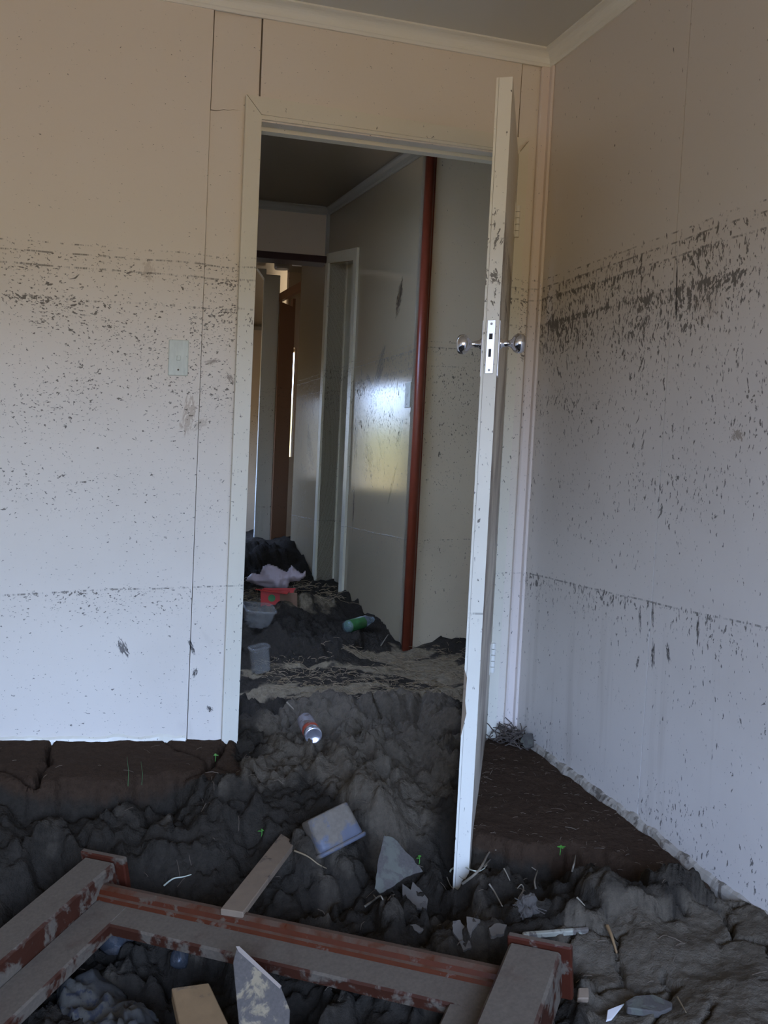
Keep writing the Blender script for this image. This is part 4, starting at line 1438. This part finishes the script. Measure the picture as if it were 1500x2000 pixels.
seedling(420, 1494, 0.014, 'tiny green seedling on the mud shelf left of the doorway', 3)
seedling(510, 1638, 0.016, 'tiny green seedling left of the blue tub', 3)
seedling(1093, 1670, 0.016, 'bright green seedling on the edge of the right mud shelf', 4)
seedling(818, 1694, 0.016, 'tiny green seedling beside the grey-green broken sheet', 2)
for (u, v, hh, lb) in ((250, 1542, 0.075, 'left of the two thin grass shoots in front of the left mud shelf'), (277, 1535, 0.060, 'right of the two thin grass shoots in front of the left mud shelf')):
    g = ground(u, v)
    bm = new()
    tube(bm, [g, g + Vector((0.002, 0.0, hh * 0.5)), g + Vector((-0.001, 0.004, hh))], [0.0008, 0.0006, 0.0003], 5)
    tag(obj('grass_shoot', bm, M['dark_green'], origin='base'), lb, 'grass shoot', 'grass shoots')

# ------------------------------------------------------------------ rubbish in the hall
def blob(name, pix, z, thick, mat, label, cat, amp=0.25):
    """Crumpled film: a rounded heap with sharp folds, outline taken on an upright plane."""
    g = ground(*z)
    n = Vector((-FWD[0], -FWD[1], 0.0)).normalized()
    poly = [Vector(at_plane(u, v, g, n)) for u, v in pix]
    side = Vector((RT[0], RT[1], 0)).normalized()
    q = [((p - g).dot(side), p.z) for p in poly]
    xs, zs = [a[0] for a in q], [a[1] for a in q]
    st = 0.006
    gx, gz = np.arange(min(xs) - st, max(xs) + st, st), np.arange(min(zs) - st, max(zs) + st, st)
    X, Z = np.meshgrid(gx, gz, indexing='ij')
    d = polydist(X, Z, q)
    f = np.abs(fbm(X + fbm(X, Z, .1, 310, 2) * .1, Z, 0.07, 300, 3)) * 2.2
    D = thick * np.sqrt(np.clip(d / 0.05, 0, 1.4)) * (1 - amp + amp * 2 * f)
    bm = new()
    for sgn in (1, -1):
        V = {}
        for i in range(len(gx)):
            for j in range(len(gz)):
                if d[i, j] > -0.003:
                    p = g + side * gx[i] + n * float(D[i, j]) * (1 if sgn > 0 else -0.8)
                    V[i, j] = bm.verts.new((p.x, p.y, gz[j]))
        for i in range(len(gx) - 1):
            for j in range(len(gz) - 1):
                k = [V.get(a) for a in ((i, j), (i + 1, j), (i + 1, j + 1), (i, j + 1))]
                if all(k):
                    bm.faces.new(k if sgn > 0 else k[::-1])
    bmesh.ops.remove_doubles(bm, verts=bm.verts, dist=0.0015)
    return tag(obj(name, bm, mat, origin='base', smooth=True), label, cat)


blob('plastic_bag', [(478, 1134), (490, 1121), (495, 1117), (503, 1121), (508, 1120), (514, 1106), (523, 1101), (540, 1106), (555, 1115), (560, 1117), (569, 1104), (580, 1113), (590, 1120), (597, 1112), (597, 1126),
                     (585, 1135), (566, 1136), (562, 1150), (545, 1152), (520, 1148), (500, 1142)], (535, 1162), 0.06, M['bag'], 'crumpled pinkish plastic bag on the hall mud', 'plastic bag', 0.35)
g = ground(541, 1176)
bx = empty('red_carton', tuple(g))
tag(bx, 'small red carton with a green mark below the plastic bag', 'carton')
Mx = Matrix.Translation(g) @ Matrix.Rotation(math.radians(-20), 4, 'Z')
bm = new()
for a in ((-0.075, 0.09, -0.05, -0.047, -0.02, 0.062), (-0.075, 0.09, 0.047, 0.05, -0.02, 0.062), (-0.075, -0.072, -0.05, 0.05, -0.02, 0.062), (-0.075, 0.09, -0.05, 0.05, -0.02, -0.017)):
    box(bm, *a, 0, Mx)
obj('body', bm, M['red_card'], bx)
bm = new()
box(bm, 0.02, 0.105, -0.0525, -0.0502, -0.018, 0.052, 0, Mx @ Matrix.Rotation(math.radians(0), 4, 'Z'))
box(bm, 0.087, 0.092, -0.05, 0.05, -0.02, 0.06, 0, Mx)
c = obj('side_panel', bm, M['brown_card'], bx)
c['label'] = 'brown unprinted side'
bm = new()
prism(bm, [Mx @ Vector(p) for p in ((-0.10, -0.055, 0.068), (0.07, -0.055, 0.058), (0.06, -0.10, 0.052), (-0.03, -0.08, 0.060))], (0, 0, 0.003))
obj('flap', bm, M['red_card'], bx)
bm = new()
lathe(bm, [(0.018, 0), (0.018, 0.001)], Mx @ Vector((-0.02, -0.0502, 0.026)), Mx.to_3x3() @ Vector((0, -1, 0)), 16)
c = obj('green_mark', bm, M['green_print'], bx)
c['label'] = 'dark green printed mark'
blob('paper_scrap', [(507, 1170), (515, 1165), (524, 1163), (528, 1171), (526, 1177), (510, 1177)], (517, 1179), 0.015, M['paper'], 'white crumpled paper scrap left of the red carton', 'paper scrap')
a_, b_ = ground(676, 1236), ground(736, 1232)
ax = (b_ - a_)
ax.z = 0.01
ln = min(ax.length, 0.2)
ax.normalize()
p0 = a_ + Vector((0, 0, 0.026))
bt = empty('drink_bottle', tuple(p0))
tag(bt, 'green-labelled clear drink bottle lying by the hall wall', 'bottle')
bm = new()
lathe(bm, [(0.01, 0), (0.026, 0.004), (0.028, 0.012), (0.028, 0.055), (0.026, 0.06), (0.028, 0.066), (0.028, ln * 0.72), (0.018, ln * 0.88), (0.012, ln * 0.93), (0.012, ln * 0.96)], p0, ax, 24)
obj('body', bm, M['bottle'], bt, smooth=True)
bm = new()
lathe(bm, [(0.0282, 0.018), (0.0287, 0.019), (0.0287, ln * 0.60), (0.0282, ln * 0.605)], p0, ax, 24)
c = obj('wrapper', bm, M['label_green'], bt, smooth=True)
c['label'] = 'green printed wrapper'
bm = new()
lathe(bm, [(0.0145, ln * 0.95), (0.0145, ln * 1.0), (0.008, ln * 1.01)], p0, ax, 18)
obj('cap', bm, M['bottle'], bt, smooth=True)

# ------------------------------------------------------------------ straw and plant litter
def scatter(name, n, sampler, mat, label, lmin, lmax, r, seed, lift=0.002, tilt=0.25):
    rnd = random.Random(seed)
    bm = new()
    for i in range(n):
        x, y, keep = sampler(rnd)
        if not keep:
            continue
        z = mud_z(x, y) + lift
        a = rnd.random() * 6.28
        l = rnd.uniform(lmin, lmax)
        d = Vector((math.cos(a), math.sin(a), rnd.uniform(-0.05, tilt))) * l
        p = Vector((x, y, z))
        q = p + d
        q.z = max(q.z, mud_z(q.x, q.y) + lift)
        mid = (p + q) / 2 + Vector((rnd.uniform(-.1, .1) * l, rnd.uniform(-.1, .1) * l, 0.08 * l))
        mid.z = max(mid.z, mud_z(mid.x, mid.y) + lift)
        tube(bm, [p, mid, q], r * rnd.uniform(0.5, 1.1), 3, cap=False)
    return tag(obj(name, bm, mat, origin='base'), label, 'straw', kind='stuff')


def in_room(rnd):
    x, y = rnd.uniform(-0.5, 1.36), rnd.uniform(1.2, 2.55)
    return x, y, True


def on_shelf(rnd):
    x, y = rnd.uniform(0.9, 1.40), rnd.uniform(1.5, 2.55)
    return x, y, polydist(np.array([x]), np.array([y]), SHR)[0] > 0


def in_hall(rnd):
    x, y = rnd.uniform(0.75, 2.0), rnd.uniform(2.85, 3.72)
    ok = polydist(np.array([x]), np.array([y]), STRAWP)[0] + rnd.gauss(0, 0.05) > 0 and vnoise(np.array([x * 4.]), np.array([y * 9.]), 3)[0] > 0.35
    return x, y, ok


def deep_hall(rnd):
    x, y = rnd.uniform(0.9, 1.49), rnd.uniform(4.45, 5.2)
    return x, y, vnoise(np.array([x * 5.]), np.array([y * 5.]), 5)[0] > 0.45


scatter('loose_straw', 200, in_room, M['litter'], 'bits of straw strewn over the churned mud of the room', 0.008, 0.035, 0.0009, 21)
scatter('shelf_litter', 420, on_shelf, M['litter'], 'fine plant litter on the brown mud shelf behind the door', 0.004, 0.018, 0.0007, 22, tilt=0.1)
scatter('straw_layer', 2600, in_hall, M['straw'], 'pale straw matted on the mud just beyond the doorway', 0.012, 0.045, 0.0011, 23, tilt=0.1)
scatter('hall_straw', 420, deep_hall, M['straw'], 'yellowish straw around the carton deep in the hall', 0.02, 0.08, 0.0018, 24, tilt=0.3)
